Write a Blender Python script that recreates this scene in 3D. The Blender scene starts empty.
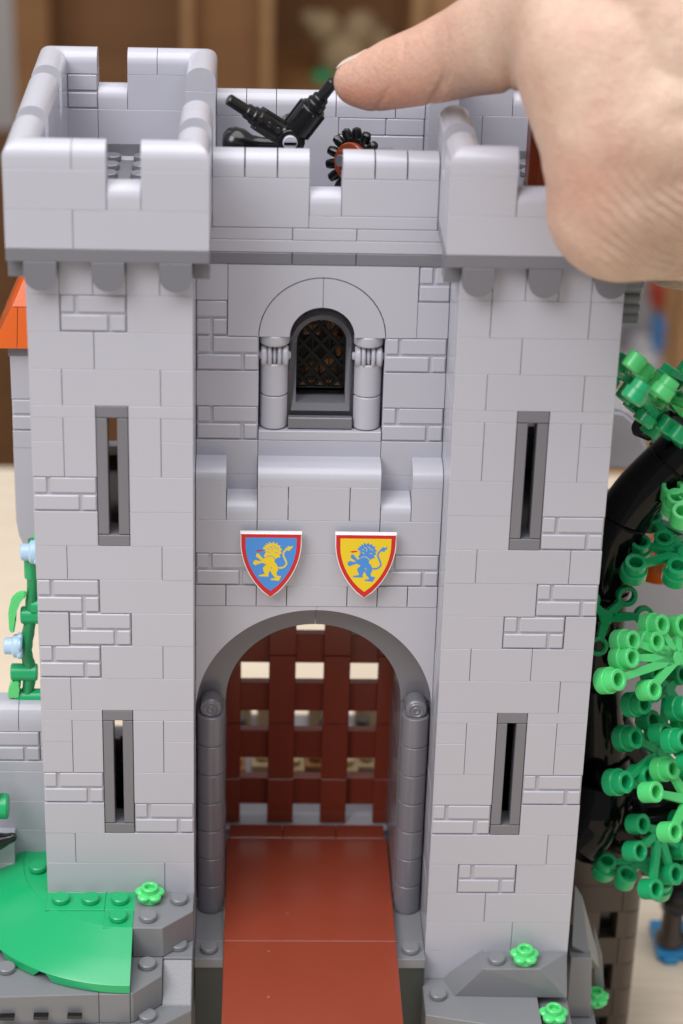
import bpy, bmesh, math, random
from mathutils import Vector, Matrix, Euler
from mathutils.geometry import tessellate_polygon
random.seed(7)
R_ = random.Random(11)
TZ = -12.0
S = 0.008            # one stud in metres; everything below is written in studs
sc = bpy.context.scene
COL = sc.collection
V = Vector
PI = math.pi

# ------------------------------------------------------------------ camera
CAM = V((6.8804729, -62.6789360, 44.4410303))
ROT = Euler((1.12522138, -0.02692345, -0.03122643), 'XYZ')
FPX = 2209.778
RM = ROT.to_matrix()
def ray(u, v):
    return RM @ V(((u - 341.5) / FPX, -(v - 512) / FPX, -1))
def pt(u, v, y):                      # where a sight line meets the depth y (studs)
    d = ray(u, v); t = (y - CAM.y) / d.y
    return CAM + d * t
def ptz(u, v, z):
    d = ray(u, v); t = (z - CAM.z) / d.z
    return CAM + d * t
def ptp(u, v, p0, n):                 # meets the plane through p0 with normal n
    d = ray(u, v); t = (p0 - CAM).dot(n) / d.dot(n)
    return CAM + d * t

# ------------------------------------------------------------------ materials
def mat(name, col, rough=0.28, spec=0.5, vary=0.0, bump=0.0, bscale=900, sss=0, trans=0, coat=0, mottle=0.0, metal=0.0, dust=0.0):
    m = bpy.data.materials.new(name); m.use_nodes = True
    nt = m.node_tree; b = nt.nodes['Principled BSDF']
    b.inputs['Roughness'].default_value = rough
    b.inputs['Specular IOR Level'].default_value = spec
    b.inputs['Coat Weight'].default_value = coat
    b.inputs['Metallic'].default_value = metal
    if trans: b.inputs['Transmission Weight'].default_value = trans
    rgb = nt.nodes.new('ShaderNodeRGB'); rgb.outputs[0].default_value = (*col, 1)
    src = rgb.outputs[0]
    geo = nt.nodes.new('ShaderNodeNewGeometry'); tc = nt.nodes.new('ShaderNodeTexCoord')
    if vary:
        mr = nt.nodes.new('ShaderNodeMapRange'); mr.inputs['To Min'].default_value = 1 - vary; mr.inputs['To Max'].default_value = 1 + vary
        nt.links.new(geo.outputs['Random Per Island'], mr.inputs['Value'])
        mx = nt.nodes.new('ShaderNodeVectorMath'); mx.operation = 'SCALE'
        nt.links.new(src, mx.inputs[0]); nt.links.new(mr.outputs[0], mx.inputs['Scale']); src = mx.outputs[0]
    nz = nt.nodes.new('ShaderNodeTexNoise'); nz.inputs['Scale'].default_value = bscale; nz.inputs['Detail'].default_value = 3
    nt.links.new(tc.outputs['Object'], nz.inputs['Vector'])
    n2 = nt.nodes.new('ShaderNodeTexNoise'); n2.inputs['Scale'].default_value = 60; n2.inputs['Detail'].default_value = 4
    nt.links.new(tc.outputs['Object'], n2.inputs['Vector'])
    mr2 = nt.nodes.new('ShaderNodeMapRange'); mr2.inputs['To Min'].default_value = 1 - mottle; mr2.inputs['To Max'].default_value = 1 + mottle
    nt.links.new(n2.outputs['Fac'], mr2.inputs['Value'])
    mm = nt.nodes.new('ShaderNodeVectorMath'); mm.operation = 'SCALE'
    nt.links.new(src, mm.inputs[0]); nt.links.new(mr2.outputs[0], mm.inputs['Scale']); src = mm.outputs[0]
    if dust:      # small pale specks and hairline scuffs
        vo = nt.nodes.new('ShaderNodeTexVoronoi'); vo.inputs['Scale'].default_value = 95
        nt.links.new(tc.outputs['Object'], vo.inputs['Vector'])
        lt = nt.nodes.new('ShaderNodeMapRange'); lt.inputs['From Min'].default_value = .055; lt.inputs['From Max'].default_value = .02
        nt.links.new(vo.outputs['Distance'], lt.inputs['Value'])
        ml = nt.nodes.new('ShaderNodeMath'); ml.operation = 'MULTIPLY'; ml.inputs[1].default_value = dust
        nt.links.new(lt.outputs[0], ml.inputs[0])
        mix = nt.nodes.new('ShaderNodeMix'); mix.data_type = 'RGBA'; mix.inputs['B'].default_value = (.6, .55, .5, 1)
        nt.links.new(ml.outputs[0], mix.inputs['Factor']); nt.links.new(src, mix.inputs['A']); src = mix.outputs['Result']
    nt.links.new(src, b.inputs['Base Color'])
    # slight uneven gloss, as moulded plastic has
    mr3 = nt.nodes.new('ShaderNodeMapRange'); mr3.inputs['To Min'].default_value = rough * .85; mr3.inputs['To Max'].default_value = min(1, rough * 1.2)
    nt.links.new(n2.outputs['Fac'], mr3.inputs['Value']); nt.links.new(mr3.outputs[0], b.inputs['Roughness'])
    if bump:
        bp = nt.nodes.new('ShaderNodeBump'); bp.inputs['Strength'].default_value = bump; bp.inputs['Distance'].default_value = 0.0002
        nt.links.new(nz.outputs['Fac'], bp.inputs['Height']); nt.links.new(bp.outputs[0], b.inputs['Normal'])
    if sss:
        b.inputs['Subsurface Weight'].default_value = sss
        b.inputs['Subsurface Radius'].default_value = (0.0040, 0.0016, 0.0009)
        b.inputs['Subsurface Scale'].default_value = 1.0
    return m
M = {}
M['light'] = mat('light_grey_plastic', (0.455, 0.452, 0.512), .22, .5, vary=.008, bump=.03, bscale=250, mottle=.012)
M['dark'] = mat('dark_grey_plastic', (0.175, 0.172, 0.195), .24, .5, vary=.05, bump=.03, bscale=250, mottle=.02)
M['rock'] = mat('rock_grey_plastic', (0.195, 0.20, 0.215), .30, .5, vary=.04, bump=.03, bscale=250, mottle=.03)
M['blackgrey'] = mat('blackish_grey_plastic', (0.035, 0.045, 0.045), .3, .4, mottle=.1)  # much darker grey for the block under each column plinth
M['grain'] = mat('grained_grey_plastic', (0.30, 0.305, 0.325), .6, .4, bump=.9, bscale=1500, mottle=.08)
M['brown'] = mat('reddish_brown_plastic', (0.26, 0.047, 0.024), .22, .5, vary=.04, bump=.05, bscale=200, mottle=.05, dust=.18)
M['black'] = mat('black_plastic', (0.008, 0.008, 0.009), .20, .5, bump=.02, bscale=250, dust=.1)
M['blackt'] = mat('black_trunk_plastic', (0.0035, 0.0035, 0.004), .08, .2, vary=.1, bump=.02, bscale=120)
M['lattice'] = mat('lattice_black_plastic', (0.004, 0.005, 0.005), .4, .15)
M['green'] = mat('green_plastic', (0.012, 0.385, 0.14), .25, .5, vary=.04, bump=.02, bscale=250, mottle=.02, sss=.0)
M['bright'] = mat('bright_green_plastic', (0.095, 0.66, 0.20), .25, .5, vary=.04, mottle=.02)
M['deep'] = mat('deep_green_plastic', (0.006, 0.26, 0.09), .25, .5, vary=.04, mottle=.02)
M['white'] = mat('white_plastic', (0.80, 0.79, 0.78), .3, .5)
M['red'] = mat('red_print', (0.58, 0.012, 0.016), .3, .4)
M['blue'] = mat('blue_print', (0.06, 0.26, 0.68), .3, .4)
M['yellow'] = mat('yellow_print', (0.80, 0.58, 0.015), .3, .4)
M['orange'] = mat('orange_plastic', (0.62, 0.098, 0.004), .22, .5, vary=.05)
M['tan'] = mat('tan_plastic', (0.62, 0.45, 0.24), .3, .5, vary=.08)
M['nougat'] = mat('dark_tan_plastic', (0.40, 0.17, 0.06), .3, .5, vary=.1)
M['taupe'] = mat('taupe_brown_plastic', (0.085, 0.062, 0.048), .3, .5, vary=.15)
M['paleblue'] = mat('pale_blue_plastic', (0.45, 0.62, 0.80), .2, .5)
M['azure'] = mat('azure_plastic', (0.03, 0.30, 0.62), .3, .5)
M['rust'] = mat('rust_brown_plastic', (0.30, 0.055, 0.022), .28, .5, mottle=.05)
M['cardboard'] = mat('shelf_box_grey', (0.28, 0.27, 0.27), .7, .3)
M['plush'] = mat('plush_beige', (0.36, 0.26, 0.15), .9, .2, mottle=.3, bump=.5)
M['redbox'] = mat('shelf_box_red', (0.35, 0.05, 0.03), .6, .3)
M['whitebox'] = mat('shelf_box_white', (0.60, 0.57, 0.58), .6, .3)
M['bluebox'] = mat('shelf_box_blue', (0.06, 0.22, 0.50), .6, .3)
M['wallp'] = mat('room_wall_paint', (0.80, 0.76, 0.74), .8, .3)
M['nail'] = mat('finger_nail', (0.72, 0.50, 0.42), .25, .5, sss=.3)

def wood(name, c1, c2, rough, scale, stretch):
    m = bpy.data.materials.new(name); m.use_nodes = True
    nt = m.node_tree; b = nt.nodes['Principled BSDF']; b.inputs['Roughness'].default_value = rough
    tc = nt.nodes.new('ShaderNodeTexCoord'); mp = nt.nodes.new('ShaderNodeMapping'); mp.inputs['Scale'].default_value = stretch
    nz = nt.nodes.new('ShaderNodeTexNoise'); nz.inputs['Scale'].default_value = scale; nz.inputs['Detail'].default_value = 6
    cr = nt.nodes.new('ShaderNodeValToRGB'); cr.color_ramp.elements[0].position = .3; cr.color_ramp.elements[1].position = .7
    cr.color_ramp.elements[0].color = (*c1, 1); cr.color_ramp.elements[1].color = (*c2, 1)
    nt.links.new(tc.outputs['Object'], mp.inputs[0]); nt.links.new(mp.outputs[0], nz.inputs['Vector'])
    nt.links.new(nz.outputs['Fac'], cr.inputs[0]); nt.links.new(cr.outputs[0], b.inputs['Base Color'])
    return m
M['table'] = wood('pale_table_wood', (0.72, 0.60, 0.46), (0.82, 0.70, 0.55), .45, 30, (1, 12, 1))
M['shelf'] = wood('brown_shelf_wood', (0.25, 0.115, 0.042), (0.31, 0.15, 0.055), .5, 6, (1, 1, 8))
M['shelfd'] = wood('dark_shelf_back', (0.21, 0.095, 0.036), (0.26, 0.12, 0.046), .6, 6, (1, 1, 8))
M['shelfl'] = wood('light_shelf_edge', (0.38, 0.20, 0.085), (0.46, 0.25, 0.11), .5, 6, (1, 1, 8))
M['floor'] = wood('floor_wood', (0.16, 0.09, 0.05), (0.22, 0.13, 0.07), .5, 3, (1, 10, 1))

FOLD = tuple((pt(738, 72, -2.6) - pt(620, 100, -2)) * S)
def skin_mat():
    m = bpy.data.materials.new('skin'); m.use_nodes = True
    nt = m.node_tree; b = nt.nodes['Principled BSDF']
    tc = nt.nodes.new('ShaderNodeTexCoord')
    n1 = nt.nodes.new('ShaderNodeTexNoise'); n1.inputs['Scale'].default_value = 45; n1.inputs['Detail'].default_value = 5
    cr = nt.nodes.new('ShaderNodeValToRGB')
    e = cr.color_ramp.elements
    e[0].position = .36; e[0].color = (0.52, 0.335, 0.255, 1)
    e[1].position = .62; e[1].color = (0.62, 0.45, 0.355, 1)
    nt.links.new(tc.outputs['Object'], n1.inputs['Vector']); nt.links.new(n1.outputs['Fac'], cr.inputs[0])
    at = nt.nodes.new('ShaderNodeAttribute'); at.attribute_name = 'flush_shade'
    mx = nt.nodes.new('ShaderNodeMix'); mx.data_type = 'RGBA'; mx.inputs['B'].default_value = (0.52, 0.235, 0.16, 1)
    nt.links.new(at.outputs['Fac'], mx.inputs['Factor']); nt.links.new(cr.outputs[0], mx.inputs['A'])
    fn = nt.nodes.new('ShaderNodeTexNoise'); fn.inputs['Scale'].default_value = 420; fn.inputs['Detail'].default_value = 6; fn.inputs['Roughness'].default_value = .7
    nt.links.new(tc.outputs['Object'], fn.inputs['Vector'])
    fm = nt.nodes.new('ShaderNodeMapRange'); fm.inputs['From Min'].default_value = .3; fm.inputs['From Max'].default_value = .7; fm.inputs['To Min'].default_value = .93; fm.inputs['To Max'].default_value = 1.07
    nt.links.new(fn.outputs['Fac'], fm.inputs['Value'])
    fs = nt.nodes.new('ShaderNodeVectorMath'); fs.operation = 'SCALE'
    nt.links.new(mx.outputs['Result'], fs.inputs[0]); nt.links.new(fm.outputs[0], fs.inputs['Scale']); nt.links.new(fs.outputs[0], b.inputs['Base Color'])
    b.inputs['Roughness'].default_value = .5
    b.inputs['Specular IOR Level'].default_value = .35
    b.inputs['Subsurface Weight'].default_value = .25
    b.inputs['Subsurface Radius'].default_value = (0.0035, 0.0013, 0.0007)
    b.inputs['Subsurface Scale'].default_value = 1.0
    v = nt.nodes.new('ShaderNodeTexVoronoi'); v.inputs['Scale'].default_value = 900
    n3 = nt.nodes.new('ShaderNodeTexNoise'); n3.inputs['Scale'].default_value = 500; n3.inputs['Detail'].default_value = 4
    ad = nt.nodes.new('ShaderNodeMath'); ad.operation = 'ADD'
    nt.links.new(tc.outputs['Object'], v.inputs['Vector']); nt.links.new(tc.outputs['Object'], n3.inputs['Vector'])
    nt.links.new(v.outputs['Distance'], ad.inputs[0]); nt.links.new(n3.outputs['Fac'], ad.inputs[1])
    bp = nt.nodes.new('ShaderNodeBump'); bp.inputs['Strength'].default_value = .5; bp.inputs['Distance'].default_value = 0.00025
    nt.links.new(ad.outputs[0], bp.inputs['Height'])
    # fine folds over the thumb joint: arcs round a point, broken up by noise
    def mth(op, a, c):
        n = nt.nodes.new('ShaderNodeMath'); n.operation = op
        for k, q in ((0, a), (1, c)):
            if isinstance(q, (int, float)): n.inputs[k].default_value = q
            elif q is not None: nt.links.new(q, n.inputs[k])
        return n.outputs[0]
    dist = nt.nodes.new('ShaderNodeVectorMath'); dist.operation = 'DISTANCE'; dist.inputs[1].default_value = FOLD
    nt.links.new(tc.outputs['Object'], dist.inputs[0])
    nf = nt.nodes.new('ShaderNodeTexNoise'); nf.inputs['Scale'].default_value = 110; nf.inputs['Detail'].default_value = 2
    nt.links.new(tc.outputs['Object'], nf.inputs['Vector'])
    ph = mth('ADD', mth('MULTIPLY', dist.outputs['Value'], 2 * PI / .0019), mth('MULTIPLY', nf.outputs['Fac'], 7.0))
    sn = mth('MULTIPLY', mth('SINE', ph, None), mth('MULTIPLY', nf.outputs['Fac'], 1.3))
    ca = nt.nodes.new('ShaderNodeAttribute'); ca.attribute_name = 'crease'
    hgt = mth('MULTIPLY', sn, ca.outputs['Fac'])
    b2 = nt.nodes.new('ShaderNodeBump'); b2.inputs['Strength'].default_value = .85; b2.inputs['Distance'].default_value = .0004
    nt.links.new(hgt, b2.inputs['Height']); nt.links.new(bp.outputs[0], b2.inputs['Normal'])
    nt.links.new(b2.outputs[0], b.inputs['Normal'])
    return m
M['skin'] = skin_mat()

# ------------------------------------------------------------------ object helpers
ORG = {}
def thing(name, label, cat, loc=(0, 0, 0), group=None, kind=None):
    o = bpy.data.objects.new(name, None); COL.objects.link(o); o.empty_display_size = .01
    o.location = V(loc) * S; ORG[o] = V(loc)
    o['label'] = label; o['category'] = cat
    if group: o['group'] = group
    if kind: o['kind'] = kind
    return o
def obj(name, bm, m, parent=None, label=None, cat=None, group=None, kind=None, smooth=None, origin=None):
    org = ORG[parent] if parent else V(origin or (0, 0, 0))
    bmesh.ops.translate(bm, verts=bm.verts, vec=-org)
    bmesh.ops.scale(bm, verts=bm.verts, vec=(S, S, S))
    me = bpy.data.meshes.new(name); bm.to_mesh(me); bm.free()
    me.materials.append(M[m])
    o = bpy.data.objects.new(name, me); COL.objects.link(o); ORG[o] = org
    if parent: o.parent = parent
    else: o.location = org * S
    if label: o['label'] = label
    if cat: o['category'] = cat
    if group: o['group'] = group
    if kind: o['kind'] = kind
    if smooth is not None:
        ang = math.radians(smooth)
        for p in me.polygons: p.use_smooth = True
        b2 = bmesh.new(); b2.from_mesh(me)
        for e in b2.edges:
            if len(e.link_faces) == 2 and e.calc_face_angle(0) > ang: e.smooth = False
        b2.to_mesh(me); b2.free()
    return o
def copy_thing(root, loc, label, group=None):
    r = root.copy(); COL.objects.link(r); r.location = V(loc) * S; r['label'] = label; ORG[r] = V(loc)
    if group: r['group'] = group
    for ch in list(root.children):
        c = ch.copy(); COL.objects.link(c); c.parent = r
        for g in ch.children:
            d = g.copy(); COL.objects.link(d); d.parent = c
    return r

NB = bmesh.new
def box(bm, x0, x1, y0, y1, z0, z1, b=.02, g=.004):
    """a box with a small chamfer on every edge, g = seam left round it"""
    x0 += g; x1 -= g; y0 += g; y1 -= g; z0 += g; z1 -= g
    b = min(b, (x1 - x0) * .3, (y1 - y0) * .3, (z1 - z0) * .3)
    L = ((x0, x1), (y0, y1), (z0, z1)); vs = {}
    for i in (0, 1):
        for j in (0, 1):
            for k in (0, 1):
                c = [L[0][i], L[1][j], L[2][k]]; s = (1 if i == 0 else -1, 1 if j == 0 else -1, 1 if k == 0 else -1)
                for a in range(3):
                    p = [c[q] + (0 if q == a else s[q] * b) for q in range(3)]
                    vs[i, j, k, a] = bm.verts.new(p)
    def f(*q):
        try: bm.faces.new([vs[t] for t in q])
        except ValueError: pass
    for a in range(3):
        o1, o2 = [q for q in range(3) if q != a]
        for s in (0, 1):
            q = []
            for (p, r) in ((0, 0), (1, 0), (1, 1), (0, 1)):
                t = [0, 0, 0]; t[a] = s; t[o1] = p; t[o2] = r; q.append((*t, a))
            f(*q)
        # edges running along axis a: between faces o1 and o2
        for p in (0, 1):
            for r in (0, 1):
                t0 = [0, 0, 0]; t1 = [0, 0, 0]; t0[o1] = t1[o1] = p; t0[o2] = t1[o2] = r; t1[a] = 1
                f((*t0, o1), (*t1, o1), (*t1, o2), (*t0, o2))
    for i in (0, 1):
        for j in (0, 1):
            for k in (0, 1): f((i, j, k, 0), (i, j, k, 1), (i, j, k, 2))
def fix(bm):
    bmesh.ops.recalc_face_normals(bm, faces=bm.faces); return bm
def prism(bm, pts, d, off=V((0, 0, 0))):
    """closed prism: 3-D polygon pts pushed by vector d"""
    a = [bm.verts.new(V(p) + off) for p in pts]; b = [bm.verts.new(V(p) + V(d) + off) for p in pts]
    n = len(pts); bm.faces.new(a); bm.faces.new(list(reversed(b)))
    for i in range(n): bm.faces.new((a[(i + 1) % n], a[i], b[i], b[(i + 1) % n]))
def frame_of(d):
    d = V(d).normalized(); u = d.orthogonal().normalized(); return u, d.cross(u).normalized(), d
def lathe(bm, base, d, prof, n=20, closed=False):
    """prof = [(r, h)...] swept round direction d from base"""
    u, w, d = frame_of(d); base = V(base); rings = []
    for r, h in prof:
        if r <= 1e-6: rings.append([bm.verts.new(base + d * h)])
        else: rings.append([bm.verts.new(base + d * h + (u * math.cos(2 * PI * i / n) + w * math.sin(2 * PI * i / n)) * r) for i in range(n)])
    prs = list(zip(rings, rings[1:]))
    if closed: prs.append((rings[-1], rings[0]))
    for a, b in prs:
        for i in range(n):
            j = (i + 1) % n
            if len(a) == 1 and len(b) == 1: continue
            if len(a) == 1: bm.faces.new((a[0], b[j], b[i]))
            elif len(b) == 1: bm.faces.new((a[i], a[j], b[0]))
            else: bm.faces.new((a[i], a[j], b[j], b[i]))
def cyl(bm, base, d, r, h, n=20, b=.03):
    lathe(bm, base, d, [(0, 0), (r - b, 0), (r, b), (r, h - b), (r - b, h), (0, h)], n)
def stud(bm, x, y, z, n=20):
    cyl(bm, (x, y, z), (0, 0, 1), .3, .2, n, .035)
def ring(bm, c, d, ro, ri, h, n=20):
    b = .03
    lathe(bm, c, d, [(ro - b, 0), (ro, b), (ro, h - b), (ro - b, h), (ri + b, h), (ri, h - b), (ri, b), (ri + b, 0)], n, closed=True)
def tube(bm, pts, rad, n=16, squash=1.0):
    rings = []
    for i, p in enumerate(pts):
        t = (pts[min(i + 1, len(pts) - 1)] - pts[max(i - 1, 0)]).normalized()
        u = t.cross(V((0, 1, 0.01))).normalized(); w = t.cross(u).normalized()
        r = rad[i]
        rings.append([bm.verts.new(p + u * math.cos(2 * PI * k / n) * r + w * math.sin(2 * PI * k / n) * r * squash) for k in range(n)])
    for a, b in zip(rings, rings[1:]):
        for k in range(n): bm.faces.new((a[k], a[(k + 1) % n], b[(k + 1) % n], b[k]))
    bm.faces.new(rings[0]); bm.faces.new(list(reversed(rings[-1])))
def spline(P, k=6):
    out = []
    for i in range(len(P) - 1):
        p0 = P[max(i - 1, 0)]; p1 = P[i]; p2 = P[i + 1]; p3 = P[min(i + 2, len(P) - 1)]
        for j in range(k):
            t = j / k
            out.append(.5 * ((2 * p1) + (p2 - p0) * t + (2 * p0 - 5 * p1 + 4 * p2 - p3) * t * t + (3 * p1 - p0 - 3 * p2 + p3) * t ** 3))
    out.append(P[-1]); return out

# ---- bricks
def jit(a): return R_.uniform(-a, a)
def brick(bm, x0, x1, y0, y1, z0, z1, face='-y', g=.0045):
    """smooth brick, a hair out of line with its neighbours"""
    e = jit(.005)
    if face == '-y': y0 += e
    elif face == '+x': x1 += e
    elif face == '-x': x0 += e
    gx = g + R_.uniform(0, .004)
    box(bm, x0 + gx, x1 - gx, y0, y1, z0, z1, .011, .0015)
def tbrick(bm, x0, x1, y, z0, clip=None, depth=1.0):
    """brick with the masonry relief: four raised stones on its front (plane y)"""
    z1 = z0 + 1.2
    cx0, cx1 = clip if clip else (x0, x1)
    box(bm, cx0 + .008, cx1 - .008, y + .06, y + depth, z0, z1, .01, .004)
    for (a, b, c, d) in ((0.03, .44, .64, 1.17), (.53, 1.97, .64, 1.17), (.03, 1.44, .05, .56), (1.53, 1.97, .05, .56)):
        a = max(x0 + a, cx0 + .01); b = min(x0 + b, cx1 - .01)
        if b - a > .08: box(bm, a, b, y + jit(.004), y + .12, z0 + c, z0 + d, .045, 0)
def arch_profile(n=10):
    """section of the rounded coping: 1 wide, 0.8 high"""
    p = [(0, 0), (0, .34)]
    for i in range(1, n): a = PI - PI * i / n; p.append((.5 + .5 * math.cos(a), .34 + .44 * math.sin(a)))
    return p + [(1, .34), (1, 0)]
def coping(bm, x0, x1, y0, y1, z, axis='x', n=14, g=.012, g0=None, g1=None):
    g0 = g if g0 is None else g0; g1 = g if g1 is None else g1
    pr = arch_profile(n)
    if axis == 'x': prism(bm, [(x0 + g0, y0 + .006 + a * .988, z + .008 + h) for a, h in pr], (x1 - x0 - g0 - g1, 0, 0))
    else: prism(bm, [(x0 + .006 + a * .988, y0 + g0, z + .008 + h) for a, h in pr], (0, y1 - y0 - g0 - g1, 0))
def slope_coping(bm, x0, x1, y0, z, h=.8, n=10, g=.012):
    """one-sided curved slope, round towards the viewer"""
    pr = [(1, 0), (0, 0), (0, .22)] + [(.62 - .62 * math.cos(PI / 2 * i / n), .22 + (h - .22) * math.sin(PI / 2 * i / n)) for i in range(1, n + 1)] + [(1, h)]
    prism(bm, [(x0 + g, y0 + .004 + a * .99, z + .006 + q) for a, q in pr], (x1 - x0 - 2 * g, 0, 0))
def fcope(t):
    t = min(max(t, 0), 1); return .34 + .44 * math.sqrt(max(0, 1 - ((t - .5) / .5) ** 2))
def corner(bm, x0, y0, sx, sy, z, n=14):
    """mitred outer corner cell of the coping; sx, sy = +1 where the outside is at the low end"""
    ts = [.5 - .5 * math.cos(PI * i / n) for i in range(n + 1)]
    G = {}
    for i, a in enumerate(ts):
        for j, b in enumerate(ts):
            dx = a if sx > 0 else 1 - a; dy = b if sy > 0 else 1 - b
            G[i, j] = bm.verts.new((x0 + .006 + a * .988, y0 + .006 + b * .988, z + .008 + fcope(min(dx, dy))))
    for i in range(n):
        for j in range(n): bm.faces.new((G[i, j], G[i + 1, j], G[i + 1, j + 1], G[i, j + 1]))
    edge = [(i, 0) for i in range(n)] + [(n, j) for j in range(n)] + [(i, n) for i in range(n, 0, -1)] + [(0, j) for j in range(n, 0, -1)]
    low = {e: bm.verts.new((G[e].co.x, G[e].co.y, z + .008)) for e in edge}
    for a, b in zip(edge, edge[1:] + edge[:1]): bm.faces.new((G[b], G[a], low[a], low[b]))
    bm.faces.new([low[e] for e in edge])

# ================================================================== THE GATEHOUSE
castle = thing('toy_castle', 'grey toy castle gatehouse of interlocking bricks, two square towers with a brown gate between', 'toy castle', (9, 3, -2.4))

B = 1.2
def tower(X, r0, rows, wins):
    """rows: {row: [(x0,x1,kind)...]} from the photograph; X = its left side"""
    bm = NB()
    for r in range(r0, 19):
        z = r * B
        for a, b, k in rows[r]:
            if k == 'T': tbrick(bm, X + a, X + b, 0, z)
            elif k == 'p': brick(bm, X + a, X + b, 0, 1, z, z + B)
            elif k == 'L': brick(bm, X + a, X + b, 0, 1, z, z + .8); 
            elif k == 't': brick(bm, X + a, X + b, 0, 1, z, z + B * 2 - .4)   # tall panel under the plate
            elif k == 'P': brick(bm, X + a, X + b, 0, 1, z + .8, z + B)
        # side and rear courses
        for side in (0, 1):
            y = 1.0 if r % 2 else 1.0
            w = [2, 3, 2, 3] if r % 2 else [3, 2, 3, 2]
            for i, L in enumerate(w):
                x0, x1 = (X, X + 1) if side == 0 else (X + 4, X + 5)
                if side == 1 and X < 10 and False: pass
                brick(bm, x0, x1, y, y + L, z, z + B, '-x' if side == 0 else '+x'); y += L
        if r not in ((0, 10, 11) if X < 10 else (11,)): brick(bm, X + 1, X + 4, 10, 11, z, z + B)
    return bm
def side_win(r, left, right):
    return left + right
def std(lo, l1, l2, r1, r2):
    """the four courses beside an arrow slit, lo = lowest course"""
    return {lo: l1 + r1, lo + 1: l2 + r2,
            lo + 2: [(0, 1, 'p'), (1, 2, 't'), (3, 4, 't'), (4, 5, 'p')],
            lo + 3: [(0, 1, 'L'), (4, 5, 'L'), (0, 2, 'P'), (3, 5, 'P')]}
rowsL = {0: [(0, 4, 'p'), (4, 5, 'p')], 1: [(0, 1, 'p'), (1, 5, 'p')],
         6: [(0, 1, 'p'), (1, 5, 'p')], 7: [(0, 2, 'T'), (2, 4, 'p'), (4, 5, 'p')], 8: [(0, 1, 'p'), (1, 3, 'T'), (3, 5, 'p')],
         9: [(0, 2, 'T'), (2, 5, 'p')], 10: [(0, 1, 'p'), (1, 4, 'p'), (4, 5, 'p')],
         15: [(0, 1, 'p'), (1, 4, 'p'), (4, 5, 'p')], 16: [(0, 2, 'p'), (2, 5, 'p')], 17: [(0, 1, 'p'), (1, 3, 'T'), (3, 5, 'p')],
         18: [(0, 1, 'p'), (1, 2, 'p'), (2, 3, 'p'), (3, 4, 'p'), (4, 5, 'p')]}
rowsL.update(std(2, [(0, 2, 'p')], [(0, 2, 'T')], [(3, 5, 'T')], [(3, 5, 'p')]))
rowsL.update(std(11, [(0, 2, 'p')], [(0, 2, 'T')], [(3, 5, 'p')], [(3, 5, 'p')]))
rowsR = {-4: [(0, 5, 'p')], -3: [(0, 2, 'p'), (2, 5, 'p')], -2: [(0, 3, 'p'), (3, 5, 'p')], -1: [(0, 2, 'p'), (2, 5, 'p')],
         0: [(0, 1, 'p'), (1, 3, 'T'), (3, 5, 'p')], 1: [(0, 4, 'p'), (4, 5, 'p')],
         6: [(0, 4, 'p'), (4, 5, 'p')], 7: [(0, 1, 'p'), (1, 3, 'p'), (3, 5, 'p')], 8: [(0, 2, 'p'), (2, 4, 'T'), (4, 5, 'p')],
         9: [(0, 3, 'p'), (3, 5, 'T')], 10: [(0, 1, 'p'), (1, 4, 'p'), (4, 5, 'p')],
         15: [(0, 1, 'p'), (1, 4, 'p'), (4, 5, 'p')], 16: [(0, 2, 'p'), (2, 5, 'p')], 17: [(0, 1, 'p'), (1, 4, 'p'), (4, 5, 'p')],
         18: [(0, 1, 'p'), (1, 2, 'p'), (2, 3, 'p'), (3, 4, 'p'), (4, 5, 'p')]}
rowsR.update(std(2, [(0, 2, 'T')], [(0, 2, 'p')], [(3, 5, 'p')], [(3, 5, 'T')]))
rowsR.update(std(11, [(0, 2, 'p')], [(0, 2, 'p')], [(3, 5, 'T')], [(3, 5, 'p')]))
for r in (-4, -3, -2, -1): rowsL[r] = [(0, 2, 'p'), (2, 5, 'p')]

def slit(parent, X, z):
    bm = NB()
    box(bm, X + 2, X + 3, -.01, .95, z, z + .4, .015, .012)
    box(bm, X + 2, X + 3, -.01, .95, z + 4.4, z + 4.8, .015, .012)
    box(bm, X + 2.0, X + 2.36, 0, .8, z + .4, z + 4.4, .02, .012)
    box(bm, X + 2.64, X + 3.0, 0, .8, z + .4, z + 4.4, .02, .012)
    obj('arrow_slit', fix(bm), 'dark', parent)
def corbel(parent, x, y, ax='x'):
    bm = NB(); z = 22.8; n = 16
    if ax == 'x':
        P = [(x + .01, y, z - .002), (x + .01, y, z - .42)] + [(x + .5 - .49 * math.cos(PI * i / n), y, z - .42 - .49 * math.sin(PI * i / n)) for i in range(1, n)] + [(x + .99, y, z - .42), (x + .99, y, z - .002)]
        prism(bm, P, (0, .495, 0))
    else:
        P = [(x, y + .01, z - .002), (x, y + .01, z - .66), (x, y + .9, z - .66), (x, y + .99, z - .002)]
        prism(bm, P, (.495, 0, 0))
    bmesh.ops.bevel(bm, geom=[e for e in bm.edges if e.calc_length() > .3], offset=.015, segments=1, affect='EDGES')
    obj('corbel', fix(bm), 'dark', parent)

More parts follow.
